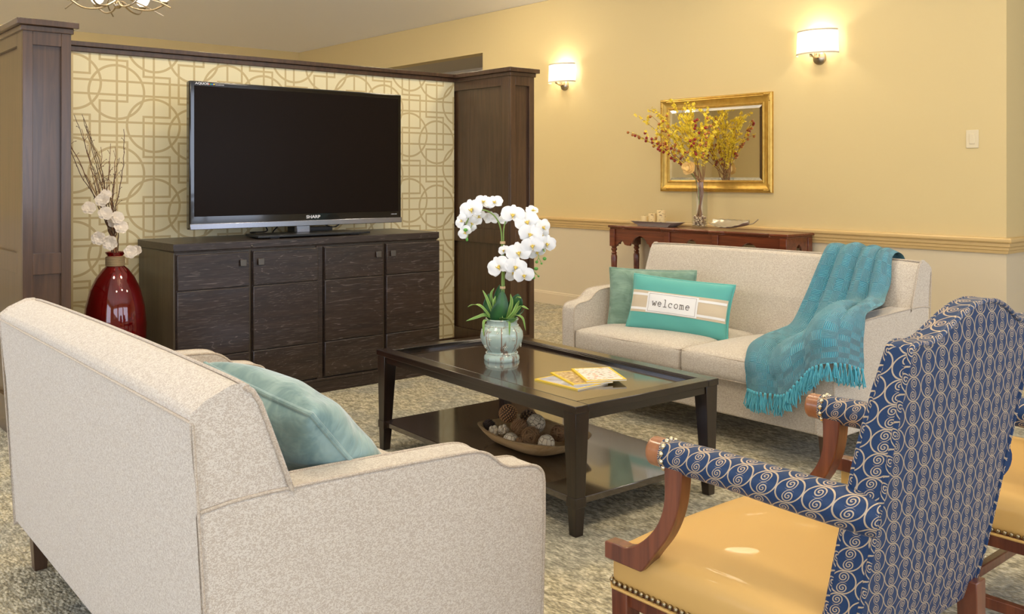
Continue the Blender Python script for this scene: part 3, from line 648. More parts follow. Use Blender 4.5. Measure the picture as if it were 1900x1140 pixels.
# ------------------------------------------------------------------ sofas
PW = .0042
def sofa(label, loc, rotz):
    L = 1.70; aw = .095
    t = thing('loveseat', label, 'sofa', loc, rotz, 'cream upholstered loveseats')
    # lower frame
    MB().box(.02, .82, aw*.5, L-aw*.5, .15, .33).build('base', 'sofa_fabric', t, bevel=.012, seg=3)
    # back: profile in x,z
    bp = [(-.002, .15), (-.016, .33), (-.034, .60), (-.048, .826), (-.046, .842), (-.02, .862), (.03, .884), (.052, .884), (.070, .872), (.086, .845), (.118, .76), (.150, .672), (.165, .60), (.205, .42), (.205, .15)]
    lo = [(-.002, .15), (-.016, .33), (-.032, .655), (.156, .655), (.165, .60), (.205, .42), (.205, .15)]
    N = 22
    def backpt(i, t_):   # soft swelling of the rear, top and front faces along the length
        x, z = bp[i]; s = math.sin(PI*t_)**.5 if 0 < t_ < 1 else 0
        return (x+(.018*s*min(1, max(0, (z-.42)/.34)) if i >= 8 else 0), z+(.010*s if 4 <= i <= 8 else 0))
    full = bp; b = MB()
    bp = [(-.002, .15), (-.034, .64), (-.035, .658)]+full[3:12]+[(.157, .658), (.160, .64), (.205, .42), (.205, .15)]; n = len(bp); vs = []
    for j in range(N+1):
        tt = j/N; y = tt*L
        # above the arms the back runs full width, ends slightly crowned
        for i in range(n):
            x, z = backpt(i, tt); vs.append((x-(.0012 if z < .7 and x < .1 else 0), min(max(y, .012), L-.012) if z < .65 else y, z))
    fs = [(j*n+i, j*n+(i+1) % n, (j+1)*n+(i+1) % n, (j+1)*n+i) for j in range(N) for i in range(n)]
    fs += [tuple(range(n)), tuple(range(N*n, N*n+n))[::-1]]
    b.add(vs, fs); b.build('backrest', 'sofa_fabric', t, bevel=.008, seg=2, angle=45)
    # piping: rear top edge, front top edge, and round both ends
    b = MB()
    ends = []
    for y in (-.001, L+.001):
        b.tube([(p[0]+.001, y, p[1]) for p in full[7:12]]+[(.157, y, .658)], PW, 8)
        b.tube([(p[0]-.001, y, p[1]) for p in full[1:4]], .0028, 6)
    b.tube([(full[3][0]-.002, y*L, full[3][1]+.002) for y in [k/20 for k in range(21)]], .003, 8)
    b.tube([(backpt(7, k/30)[0]+.010, k/30*L, backpt(7, k/30)[1]+.000) for k in range(31)], PW, 8)
    b.build('back_piping', 'piping', t)
    # arms: S-curved top
    top = [(-.034, .655), (.05, .664), (.20, .664), (.35, .660), (.50, .655), (.615, .650), (.660, .640), (.688, .622), (.710, .604), (.735, .593), (.765, .588), (.805, .583), (.832, .572), (.846, .555), (.850, .53)]
    tc = [tuple(p) for p in bez([(x, z, 0) for x, z in top], 40)]; tc = [(p[0], p[1]) for p in tc]
    poly = tc+[(.848, .35), (.842, .155), (.0, .155), (-.016, .33)]
    for s in (0, 1):
        y0, y1 = (0.0, aw) if s == 0 else (L-aw, L)
        MB().prism(poly, 'y', y0, y1).build('armrest', 'sofa_fabric', t, bevel=.010, seg=3, angle=50)
        b = MB(); edge = tc+[(.850, .42), (.846, .30), (.842, .17)]
        for y, o in ((y0, -1), (y1, 1)):
            b.tube([(p[0]-(.002 if p[0] > .8 else 0), y+o*.0002-(o*.002), p[1]-.001) for p in edge], PW*.9, 8)
        b.build('arm_piping', 'piping', t)
    # seat cushions
    m = L/2
    for y0, y1 in ((aw+.004, m-.003), (m+.003, L-aw-.004)):
        c = MB().puff(.17, .858, y0, y1, .318, .442, r=.030, top=.030, side=.006).build('seat_cushion', 'sofa_fabric', t, merge=True, angle=60)
        b = MB()
        for z in (.430, .328):
            x0, x1 = .20, .852; q = .016
            rect = [(x1-q, y0+.004), (x1-.004, y0+q), (x1+.003, (y0+y1)/2), (x1-.004, y1-q), (x1-q, y1-.004), (x0, y1-.004), (x0, y0+.004)]
            pts = []
            for i in range(len(rect)):
                a, c2 = rect[i], rect[(i+1) % len(rect)]
                pts += [(a[0]+(c2[0]-a[0])*k/4, a[1]+(c2[1]-a[1])*k/4, z) for k in range(4)]
            b.tube(pts, PW*.9, 7, closed=True)
        b.build('cushion_piping', 'piping', c)
    for x, y in ((.055, .07), (.055, L-.07), (.785, .07), (.785, L-.07)):
        MB().taper((x, y, 0), .038, (x, y, .155), .058).build('leg', 'sofa_leg', t, bevel=.002)
    return t
sofa('cream loveseat seen from behind at the near left with one teal cushion', (.748, 1.75, 0), math.radians(-1.0))
sofa('cream loveseat facing the coffee table, with the turquoise throw on it', (4.545, 3.87, 0), PI)

# ------------------------------------------------------------------ cushions
def pillow(name, label, mat, c, right, up, w, h, T, piping=None, group=None, noisy=.0, seed=1, ear=.08):
    right = Vector(right).normalized(); up = Vector(up); up = (up-right*up.dot(right)).normalized(); nrm = right.cross(up)
    MX = Matrix((right, up, nrm)).transposed().to_4x4(); MX.translation = Vector(c)
    q = random.Random(seed); ph = [q.uniform(0, 6) for _ in range(6)]
    def edge(u, v): return (w/2*u*(1-ear*(1-v*v)), h/2*v*(1-ear*(1-u*u)))
    def surf(u, v, sg):
        x, y = edge(u, v); th = T/2*(max(0, (1-u*u))*max(0, (1-v*v)))**.36
        wr = noisy*(math.sin(9*u+ph[0]+3*v)*abs(v)**2+math.sin(11*v+ph[1]-2*u)*abs(u)**2+.6*math.sin(7*(u+v)+ph[2]))*(1-u**8)*(1-v**8)*min(1, th/(T*.2))
        return (x, y, sg*(th+wr))
    def dens(t): t = 2*t-1; return math.copysign(1-(1-abs(t))**1.5, t)
    b = MB()
    for sg in (1, -1):
        b.grid((lambda a, bb, sg=sg: surf(dens(a if sg > 0 else 1-a), dens(bb), sg)), 30, 30)
    root = b.build(name, mat, merge=True, angle=80); root.matrix_world = MX
    tag(root, label, 'cushion', group)
    if piping:
        pts = []
        for k in range(80):
            s = k/20; e, f = int(s), s % 1; f = 2*f-1
            u, v = [(f, -1), (1, f), (-f, 1), (-1, -f)][e]; x, y = edge(u, v); pts.append((x*1.004, y*1.004, 0))
        MB().tube(pts, .0062, 8, closed=True).build('cushion_piping', piping, root)
    return root, surf
pillow('cushion', 'teal velvet cushion leaning in the near left loveseat', 'teal_velvet', (1.105, 2.065, .650), (-.10, .99, .10), (-.30, -.05, .33), .46, .44, .21, 'teal_velvet', 'cushions on the loveseats', .006, 4, .05)
pillow('cushion', 'sage green velvet cushion tucked behind the welcome cushion', 'sage_velvet', (4.06, 3.52, .605), (.46, -.89, 0), (.15, 0, 1), .50, .335, .12, 'sage_velvet', 'cushions on the loveseats', .004, 5, .05)
wp, wsurf = pillow('cushion', 'oblong turquoise cushion with a beige band reading welcome', 'aqua_cloth', (4.00, 3.27, .592), (.28, -.96, -.05), (.28, -.02, .96), .585, .30, .13, 'aqua_cloth', 'cushions on the loveseats', .002, 6, .05)
# the pillow faces -x: front side is sg=-1 or +1 according to its normal
fs = 1 if wp.matrix_world.to_3x3().col[2].dot(Vector((-1, -1, 0))) > 0 else -1
def lay(u, v, off): x, y, z = wsurf(u, v, fs); return (x, y, z+fs*off)
def patch(name, mat, u0, u1, v0, v1, off, nu=24, nv=12):
    MB().grid(lambda a, bb: lay(u0+(u1-u0)*a, v0+(v1-v0)*bb, off), nu, nv).build(name, mat, wp, angle=80)
patch('beige_band', 'linen', -.985, .985, -.40, .42, .0015, 40)
for v0 in (-.27, .27): patch('white_stripe', 'white_cloth', -.975, .975, v0-.045, v0+.045, .0025, 40, 3)
patch('name_panel', 'white_cloth', -.60, .46, -.38, .38, .0036)
# letters from strokes: unit cell, x 0..1, y 0..1 (x-height .62)
def arcp(cx, cy, rx, ry, a0, a1, n=14): return [(cx+rx*math.cos(math.radians(a0+(a1-a0)*k/n)), cy+ry*math.sin(math.radians(a0+(a1-a0)*k/n))) for k in range(n+1)]
GL = {
 'w': [[(.06, .62), (.26, .02)], [(.26, .02), (.48, .48)], [(.48, .48), (.70, .02)], [(.70, .02), (.92, .62)], [(0, .62), (.2, .62)], [(.78, .62), (1, .62)]],
 'e': [[(.14, .33), (.84, .33)], arcp(.49, .31, .36, .31, 0, 320)],
 'l': [[(.25, 1), (.52, 1)], [(.52, 1), (.52, .0)], [(.15, 0), (.9, 0)]],
 'c': [arcp(.5, .31, .36, .31, 45, 318), [(.78, .60), (.78, .42)]],
 'o': [arcp(.5, .31, .36, .31, 0, 360, 20)],
 'm': [[(.0, .60), (.14, .60)], [(.14, .60), (.14, 0)], [(.02, 0), (.26, 0)], arcp(.32, .42, .17, .18, 180, 0), [(.49, .42), (.49, 0)], [(.42, 0), (.6, 0)], arcp(.67, .42, .17, .18, 180, 0), [(.85, .42), (.85, 0)], [(.78, 0), (.98, 0)]],
}
b = MB(); wd = .116
for k, ch in enumerate('welcome'):
    for st in GL[ch]:
        if len(st) == 2: st = [(st[0][0]+(st[1][0]-st[0][0])*i/6, st[0][1]+(st[1][1]-st[0][1])*i/6) for i in range(7)]
        pts = []
        for x, y in st:
            a = -.50+k*wd+x*wd*.84; v = -.13+y*.27
            if fs < 0: a = a
            pts.append(lay(a+.02, v, .0046))
        b.tube(pts, .0016, 6)
b.build('lettering', 'ink_brown', wp)
b = MB(); c4 = [(-.56, -.33), (.42, -.33), (.42, .33), (-.56, .33)]
for i in range(4):
    (a0, b0), (a1, b1) = c4[i], c4[(i+1) % 4]; n = 50 if i % 2 == 0 else 18
    for k in range(n): b.tube([lay(a0+(a1-a0)*(k+f)/n, b0+(b1-b0)*(k+f)/n, .0042) for f in (.15, .65)], .0011, 5)
b.build('stitching', 'twig', wp)

# ------------------------------------------------------------------ knitted throw over the far loveseat
th = thing('throw_blanket', 'turquoise knitted throw with tassels draped over the loveseat back and arm', 'blanket', (0, 0, 0))
# control rows from behind the back, over it, down the seat and off the front; each row runs from the left edge to the right edge
ROWS = [
 [(4.63, 2.62, .58), (4.63, 2.54, .57), (4.63, 2.46, .58), (4.63, 2.40, .58), (4.63, 2.35, .58), (4.63, 2.30, .58)],
 [(4.615, 2.63, .80), (4.615, 2.55, .80), (4.615, 2.47, .80), (4.61, 2.41, .80), (4.61, 2.35, .80), (4.61, 2.30, .80)],
 [(4.56, 2.64, .902), (4.56, 2.56, .910), (4.56, 2.48, .908), (4.56, 2.41, .905), (4.56, 2.35, .903), (4.56, 2.30, .895)],
 [(4.465, 2.645, .915), (4.465, 2.56, .925), (4.465, 2.48, .920), (4.465, 2.41, .915), (4.465, 2.35, .910), (4.46, 2.295, .900)],
 [(4.405, 2.66, .80), (4.395, 2.57, .81), (4.39, 2.48, .80), (4.39, 2.41, .80), (4.39, 2.34, .79), (4.40, 2.275, .78)],
 [(4.345, 2.69, .655), (4.325, 2.59, .66), (4.315, 2.49, .66), (4.31, 2.40, .67), (4.30, 2.32, .685), (4.30, 2.245, .71)],
 [(4.27, 2.72, .525), (4.235, 2.61, .54), (4.20, 2.49, .56), (4.17, 2.35, .655), (4.14, 2.25, .700), (4.13, 2.175, .698)],
 [(4.13, 2.73, .492), (4.09, 2.61, .505), (4.04, 2.48, .525), (4.00, 2.31, .675), (3.99, 2.225, .692), (3.99, 2.155, .685)],
 [(3.94, 2.70, .490), (3.92, 2.59, .500), (3.89, 2.47, .515), (3.86, 2.295, .670), (3.87, 2.20, .690), (3.90, 2.140, .668)],
 [(3.78, 2.66, .482), (3.78, 2.56, .490), (3.77, 2.45, .495), (3.74, 2.285, .635), (3.735, 2.175, .662), (3.86, 2.132, .610)],
 [(3.690, 2.62, .440), (3.690, 2.53, .445), (3.690, 2.42, .45), (3.675, 2.275, .570), (3.675, 2.165, .610), (3.85, 2.128, .555)],
 [(3.676, 2.60, .375), (3.674, 2.51, .375), (3.676, 2.39, .39), (3.668, 2.270, .500), (3.668, 2.155, .550), (3.845, 2.125, .505)],
 [(3.668, 2.59, .315), (3.666, 2.50, .312), (3.668, 2.37, .330), (3.662, 2.265, .445), (3.662, 2.150, .500), (3.84, 2.122, .455)],
]
def spl(P, t):
    m = len(P)-1; x = t*m; k = min(int(x), m-1); t = x-k
    g = lambda i: P[max(0, min(m, i))] if 0 <= i <= m else (P[0]*2-P[1] if i < 0 else P[m]*2-P[m-1])
    a, b_, c, d = g(k-1), g(k), g(k+1), g(k+2)
    return 0.5*((2*b_)+(c-a)*t+(2*a-5*b_+4*c-d)*t*t+(3*b_-a-3*c+d)*t**3)
RV = [[Vector(p) for p in r] for r in ROWS]
def thr(u, v, fold=True):
    P = [spl(r, u) for r in RV]; p = spl(P, v)
    if fold:
        e = .004; q = spl([spl(r, min(1, u+e)) for r in RV], v)-spl([spl(r, max(0, u-e)) for r in RV], v); w = spl(P, min(1, v+e))-spl(P, max(0, v-e))
        n = w.cross(q); n = n.normalized() if n.length > 1e-9 else Vector((-1, 0, 0))
        if n.dot(Vector((-1, -.2, .8))) < 0 and v > .18: n = -n
        amp = .042*min(1, max(0, (v-.12)*5))*(1-.35*v)
        wv = abs(math.sin(PI*(3.6*u+.25*math.sin(5*v)+.2)))**.8
        small = .004*math.sin(26*u+9*v)*math.sin(14*v+5*u)
        p = p+n*(amp*wv*(1 if u < .82 else max(.2, (1-u)*5))+small+.008)
    return p
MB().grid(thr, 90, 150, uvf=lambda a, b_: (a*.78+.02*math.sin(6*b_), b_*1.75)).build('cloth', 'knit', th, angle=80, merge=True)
b = MB(); q = random.Random(5); NT = 32
for k in range(NT):
    u = (k+.5)/NT; p = thr(u, 1.0)+Vector((-.004, -.002, 0)); L = .088+q.uniform(-.012, .012)
    b.ball(p+Vector((0, 0, -.006)), (.0075, .0080, .010), 8, 6)
    for j in range(12):
        a = q.uniform(0, 2*PI); r = q.uniform(.003, .010); d = Vector((math.cos(a)*r*.7, math.sin(a)*r, 0)); sw = q.uniform(-.014, .014)
        pts = [p+d*.3, p+d*1.3+Vector((0, sw*.2, -L*.35)), p+d*1.9+Vector((-.004, sw*.7, -L*.7)), p+d*1.7+Vector((-.003, sw+q.uniform(-.006, .006), -L+q.uniform(0, .02)))]
        b.tube(bez(pts, 9), .0023, 5)
b.build('fringe', 'yarn', th)

# ------------------------------------------------------------------ coffee table
RT = math.radians(-2.7); tx, ty = 2.777, 3.088
tb = thing('coffee_table', 'dark espresso coffee table with tray top and lower shelf', 'table', (tx, ty, 0), RT)
hx, hy = .3925, .7125
b = MB()
for x0, x1, y0, y1 in ((-hx, -hx+.062, -hy, hy), (hx-.062, hx, -hy, hy), (-hx+.062, hx-.062, -hy, -hy+.062), (-hx+.062, hx-.062, hy-.062, hy)):
    b.box(x0, x1, y0, y1, .448, .475)
b.build('tray_rim', 'espresso', tb, bevel=.0025)
b = MB()
for k, (ins, z) in enumerate(((.066, .471), (.073, .468), (.080, .464))):
    a, c = hx-ins, hy-ins; r = .0036
    b.tube([(-a, -c, z), (a, -c, z), (a, c, z), (-a, c, z)], r, 8, closed=True)
for x0, x1, y0, y1 in ((-hx+.06, -hx+.085, -hy+.06, hy-.06), (hx-.085, hx-.06, -hy+.06, hy-.06), (-hx+.06, hx-.06, -hy+.06, -hy+.085), (-hx+.06, hx-.06, hy-.085, hy-.06)): b.box(x0, x1, y0, y1, .45, .463)
b.build('reeded_moulding', 'espresso', tb)
MB().box(-hx+.08, hx-.08, -hy+.08, hy-.08, .445, .455).build('table_top', 'table_boards', tb)
b = MB(); e = .010
b.box(-hx+e, -hx+e+.022, -hy+.06, hy-.06, .418, .449).box(hx-e-.022, hx-e, -hy+.06, hy-.06, .418, .449).box(-hx+.06, hx-.06, -hy+e, -hy+e+.022, .418, .449).box(-hx+.06, hx-.06, hy-e-.022, hy-e, .418, .449)
b.build('apron', 'espresso', tb, bevel=.0015)
MB().box(-hx+.022, hx-.022, -hy+.022, hy-.022, .110, .135).build('shelf', 'table_boards', tb, bevel=.003)
for sx in (-1, 1):
    for sy in (-1, 1):
        ox, oy = sx*(hx-.004), sy*(hy-.004)
        def cc(w, z): return (ox-sx*w/2, oy-sy*w/2, z)
        def cf(w, z, inn=0): return (ox-sx*(w/2+inn), oy-sy*(w/2+inn), z)
        b = MB().taper(cf(.068, .137), .0, cf(.068, .137), .0) if False else MB()
        b.taper(cf(.046, .137, .005), .046, cf(.068, .448), .068).taper(cf(.052, .104, .002), .052, cf(.052, .140, .002), .052).taper(cf(.036, 0, .008), .036, cf(.046, .106, .005), .046)
        b.build('leg', 'espresso_leg', tb, bevel=.0015)

def on_table(dx, dy): # table coordinates to the room
    return (tx+dx*math.cos(RT)-dy*math.sin(RT), ty+dx*math.sin(RT)+dy*math.cos(RT))
# magazines: low corner, width along r, height along s
def magazine(label, c, ang, w, h, z, mat, tilt=0):
    t = thing('magazine', label, 'magazine', (c[0], c[1], z), ang, 'yellow bordered magazines on the coffee table')
    T = .006
    MB().box(-w/2+.001, w/2-.0015, -h/2+.001, h/2-.001, .0006, T-.0006).build('pages', 'paper', t)
    b = MB().box(-w/2, w/2, -h/2, h/2, 0, .0006).box(-w/2, w/2, -h/2, h/2, T-.0006, T).box(-w/2-.0004, -w/2+.0006, -h/2, h/2, 0, T); b.build('cover', 'mag_yellow', t)
    MB().box(-w/2+.011, w/2-.011, -h/2+.011, h/2-.011, T, T+.0003).build('cover_picture', mat, t)
    if tilt: t.rotation_euler = (tilt[0], tilt[1], ang)
    return t
magazine('lowest magazine of the fan, blue cover picture in a yellow border', (2.687, 2.762), math.radians(1), .178, .25, .4552, 'cover_sea')
magazine('middle magazine of the fan, brown crowd picture in a yellow border', (2.750, 2.768), math.radians(-21), .175, .25, .4618, 'cover_crowd')
magazine('topmost magazine of the fan, white cover with colourful food pieces', (2.826, 2.742), math.radians(-30), .172, .25, .4684, 'cover_food')

# ------------------------------------------------------------------ dough bowl with decorative balls on the shelf
bw = thing('dough_bowl', 'carved pale wooden dough bowl on the coffee table shelf', 'bowl', (2.705, 3.015, .1355), math.radians(-2))
def bowl_pt(a, f, zf, inner=0.0):
    e = 3.4; ca, sa = math.cos(a), math.sin(a); k = (abs(ca)**e+abs(sa)**e)**(-1/e)
    x, y = ca*k, sa*k; X_ = (.175-inner)*x*f; Y_ = (.262-inner)*y*f
    rim = .062+.026*(abs(x*y))**2; return (X_, Y_, zf*rim+(.010 if inner else 0)*(1-zf))
prof = [(.50, 0), (.62, .04), (.78, .28), (.90, .62), (1.0, 1.0)]
b = MB(); nn = 64; vs = []
for f, zf in prof: vs += [bowl_pt(2*PI*k/nn, f, zf) for k in range(nn)]
for f, zf in prof[::-1]: vs += [bowl_pt(2*PI*k/nn, f, zf, .012) for k in range(nn)]
nr = len(prof)*2
b.add(vs, [(j*nn+k, j*nn+(k+1) % nn, (j+1)*nn+(k+1) % nn, (j+1)*nn+k) for j in range(nr-1) for k in range(nn)]+[tuple(range(nn))[::-1], tuple(range((nr-1)*nn, nr*nn))])
b.build('bowl_body', 'bowl_wood', bw, angle=50)
q = random.Random(9)
def fib(n): return [Vector((math.sqrt(1-(1-2*(i+.5)/n)**2)*math.cos(i*2.39996), math.sqrt(1-(1-2*(i+.5)/n)**2)*math.sin(i*2.39996), 1-2*(i+.5)/n)) for i in range(n)]
def studded(r, n, mat, base, label, c):
    b = MB().ball((0, 0, 0), r*.95, 20, 14); o = b.build('decor_ball', base, loc=c); tag(o, label, 'decorative ball', 'decorative balls in the dough bowl')
    s = MB()
    for d in fib(n): s.ball(tuple(d*r*.96), r*1.35/math.sqrt(n), 7, 5)
    s.build('studs', mat, o); return o
G = 'decorative balls in the dough bowl'
studded(.040, 150, 'ball_studded', 'cone_dark', 'large brown studded ball, topmost in the wooden bowl', (2.690, 3.165, .248))
studded(.038, 90, 'ball_dark', 'cone_dark', 'dark seed studded ball behind the large brown one in the bowl', (2.790, 3.140, .215))
def cone(r, mat, label, c, n=90, rot=(0, 0, 0), spike=.5, name='decor_ball'):
    b = MB().ball((0, 0, 0), r*.75, 14, 10)
    for d in fib(n):
        x = d.orthogonal().normalized(); y = d.cross(x); w = r*.13; p = d*r*.70
        tip = (d+Vector((0, 0, .55))).normalized()*r*1.02; b.add([p+x*w, p-x*w, tip+y*w*.3, p+d*r*.14+y*w*.6, p+d*r*.10-y*w*.5], [(0, 2, 3), (3, 2, 1), (0, 4, 2), (4, 1, 2)])
    o = b.build(name, mat, loc=c, rot=rot, angle=10); return tag(o, label, 'decorative ball', G)
cone(.041, 'cone_brown', 'brown ball of pointed cone scales in the middle of the bowl', (2.645, 3.040, .218), 110, (.5, .6, 0))
def twigball(r, label, c, n=46, mat='vine'):
    b = MB()
    for k in range(n):
        a = Vector((q.gauss(0, 1), q.gauss(0, 1), q.gauss(0, 1))).normalized(); x = a.orthogonal().normalized(); y = a.cross(x); rr_ = r*q.uniform(.78, 1.0); off = a*r*q.uniform(-.35, .35); rr_ = math.sqrt(max(.1*r*r, rr_**2-off.length**2))
        b.tube([off+x*rr_*math.cos(2*PI*i/18)+y*rr_*math.sin(2*PI*i/18) for i in range(18)], .0012, 5, closed=True)
    return tag(b.build('decor_ball', mat, loc=c), label, 'decorative ball', G)
twigball(.043, 'open ball of woven twigs in the wooden bowl', (2.612, 2.925, .212))
def smoothball(r, mat, label, c): return tag(MB().ball((0, 0, 0), r, 28, 18).build('decor_ball', mat, loc=c), label, 'decorative ball', G)
smoothball(.042, 'ball_white', 'large pale ball with dark mosaic cracks behind the twig ball', (2.725, 3.020, .226))
smoothball(.035, 'ball_marble', 'cream ball with brown veins nearest the corner table leg', (2.628, 2.848, .197))
o = smoothball(.030, 'ball_marble', 'small cream veined ball at the left front of the bowl', (2.575, 3.012, .188)); o.scale = (1, 1.15, .9)
cone(.024, 'cone_brown', 'small brown seed ball between the cone ball and the twig ball', (2.578, 2.957, .185), 80)
cone(.033, 'cone_dark', 'dark pine cone at the far left end of the bowl', (2.625, 3.222, .193), 80, (1.2, 0, .4))
for i, (c, lb) in enumerate((((2.596, 3.150, .19), 'pale dried pod piece left of the small veined ball'), ((2.612, 3.105, .20), 'pale dried flower piece against the large studded ball'))):
    b = MB()
    for d in fib(12): b.ball(tuple(d*.015), (.012, .011, .012), 8, 6)
    tag(b.build('dried_pod', 'ball_marble', loc=c), lb, 'dried pod', G)
twigball(.036, 'dark twig ball at the right end of the bowl behind the leg', (2.772, 2.925, .197), 40, 'cone_brown')
cone(.030, 'cone_dark', 'dark cone low in the bowl beside the large studded ball', (2.715, 3.095, .180), 70)
cone(.030, 'cone_brown', 'brown cone low in the bowl under the white mosaic ball', (2.70, 2.925, .178), 70)

# ------------------------------------------------------------------ orchid
orc = thing('potted_orchid', 'white artificial orchid in a glazed pale green pot on the coffee table', 'orchid', (2.780, 3.316, .455), -YAW)
pot = [(.0, .0), (.080, .0), (.083, .008), (.080, .020), (.068, .033), (.064, .040), (.078, .055), (.092, .080), (.098, .108), (.095, .132), (.084, .150), (.072, .160), (.070, .168), (.072, .180), (.078, .187), (.076, .191), (.068, .188), (.062, .176), (.060, .165)]
P_ = MB().lathe(pot, seg=64, wob=lambda a, z: 1+(.012*math.cos(8*a)*(1 if .05 < z < .15 else 0)))
b = P_
for R_, z_, n_ in ((.0725, .033, 60), (.0755, .159, 64)):
    for k in range(n_): b.ball((R_*math.cos(2*PI*k/n_), R_*math.sin(2*PI*k/n_), z_), .0030, 6, 4, 1)
for k in range(16):
    a = 2*PI*k/16+.2; z_ = (.07, .105, .135)[k % 3]; R_ = {.07: .089, .105: .0985, .135: .093}[z_]
    c = (R_*math.cos(a), R_*math.sin(a), z_); b.ball(c, .0036, 8, 5, 1)
    for j in range(6):
        t_ = 2*PI*j/6; b.ball((c[0]-math.sin(a)*.0075*math.cos(t_), c[1]+math.cos(a)*.0075*math.cos(t_), c[2]+.0075*math.sin(t_)), .0025, 6, 4, 1)
b.build('pot', ['celadon', 'celadon_light'], orc, angle=60)
MB().lathe([(.061, .170), (.03, .178), (0, .180)][::-1], seg=24, caps=False).build('soil', 'soil', orc)
def leaf(name, mat, pts, w, parent, fold=.25, side=None, nu=6, nv=16, tipf=.7):
    pp = bez(pts, nv)
    def fn(u, v):
        i = int(round(v*nv)); p = pp[i]; t = (pp[min(i+1, nv)]-pp[max(i-1, 0)]).normalized()
        s = side.normalized() if side else t.cross(Vector((0, 0, 1))); s = (s-t*s.dot(t)).normalized(); n = s.cross(t); q = 2*u-1
        ww = w*(math.sin(PI*min(1, (.12+.88*v)))**tipf)
        return p+s*q*ww+n*ww*fold*q*q
    o = MB().grid(fn, nu, nv).build(name, mat, parent, angle=80)
    sm = o.modifiers.new('solid', 'SOLIDIFY'); sm.thickness = .0009; return o
# broad leaves (x right, y away from the camera, z up)
SX = Vector((1, 0, 0))
for pts, w, mt, sd in [
    ([(-.01, -.03, .17), (-.018, -.05, .21), (.0, -.055, .26), (.004, -.04, .325)], .036, 'leaf_dark', SX),
    ([(-.02, 0, .17), (-.05, .0, .21), (-.065, .0, .25), (-.06, .0, .305)], .026, 'leaf_dark', SX),
    ([(-.02, -.02, .17), (-.07, -.02, .205), (-.115, -.02, .195), (-.165, -.02, .180)], .018, 'leaf_mid', Vector((0, 1, .3))),
    ([(.02, -.03, .175), (.01, -.06, .195), (.04, -.08, .195), (.07, -.09, .205)], .022, 'leaf_mid', Vector((.6, .6, -.6))),
    ([(.02, .0, .17), (.05, .0, .23), (.068, -.01, .27), (.075, -.01, .305)], .036, 'leaf_dark', SX),
    ([(.03, 0, .17), (.06, 0, .20), (.09, 0, .215), (.105, 0, .235)], .011, 'leaf_dark', Vector((0, 1, .2))),
    ([(0, .03, .17), (-.01, .04, .23), (-.02, .05, .28), (-.01, .05, .34)], .022, 'leaf_dark', SX),
    ([(.015, -.02, .17), (.02, -.03, .19), (.022, -.035, .205), (.02, -.03, .222)], .013, 'bud_green', SX)]:
    leaf('leaf', mt, pts, w, orc, side=sd)
for pts, w in [([(-.02, -.02, .17), (-.05, -.03, .24), (-.07, -.03, .29), (-.088, -.03, .325)], .007), ([(-.01, -.03, .17), (-.03, -.04, .23), (-.035, -.05, .27), (-.028, -.05, .30)], .008),
    ([(-.03, -.02, .17), (-.09, -.02, .245), (-.13, -.02, .255), (-.158, -.02, .245)], .006), ([(.02, -.03, .17), (.035, -.04, .23), (.045, -.04, .27), (.04, -.05, .31)], .009), ([(.03, -.03, .17), (.06, -.03, .22), (.09, -.03, .25), (.125, -.03, .235)], .008),
    ([(.03, -.03, .17), (.06, -.04, .21), (.095, -.05, .20), (.110, -.05, .140)], .006), ([(-.05, -.05, .19), (-.078, -.07, .19), (-.082, -.08, .16), (-.081, -.08, .12)], .006), ([(.02, -.07, .19), (.035, -.09, .185), (.036, -.095, .16), (.035, -.095, .125)], .005),
    ([(.02, 0, .17), (.06, 0, .25), (.075, -.01, .29), (.09, -.02, .285)], .009), ([(.01, -.04, .18), (.05, -.05, .22), (.07, -.05, .26), (.08, -.06, .28)], .008), ([(-.02, 0, .17), (-.04, 0, .25), (-.05, 0, .30), (-.035, 0, .33)], .007), ([(.005, -.045, .18), (.008, -.05, .20), (.008, -.05, .22), (.01, -.05, .25)], .006)]:
    leaf('leaf', 'leaf_light', pts, w, orc, side=Vector((1, .3, 0)), nu=2)
# stems
SP = [[(0, 0, .16), (.004, 0, .35), (.001, 0, .50), (-.004, -.01, .60), (-.03, -.02, .66), (-.075, -.03, .69), (-.13, -.035, .685), (-.165, -.04, .62), (-.155, -.05, .575)],
      [(.008, .004, .16), (.010, .004, .35), (.008, 0, .52), (.012, -.01, .62), (.045, -.015, .675), (.10, -.02, .665), (.155, -.03, .62), (.185, -.035, .54), (.195, -.04, .50)],
      [(-.004, .006, .16), (0, .006, .30), (.004, 0, .42), (.02, -.01, .45), (.06, -.02, .445), (.10, -.03, .42), (.135, -.04, .385)]]
for s_ in SP: MB().tube(bez(s_, 40), .0034, 8).build('stem', 'stem_green', orc)
for z_ in (.332, .540): MB().lathe([(.0115, z_-.006), (.0125, z_-.005), (.0125, z_+.005), (.0115, z_+.006)], (.004, .002, 0), seg=16, caps=False).build('raffia_tie', 'raffia', orc)
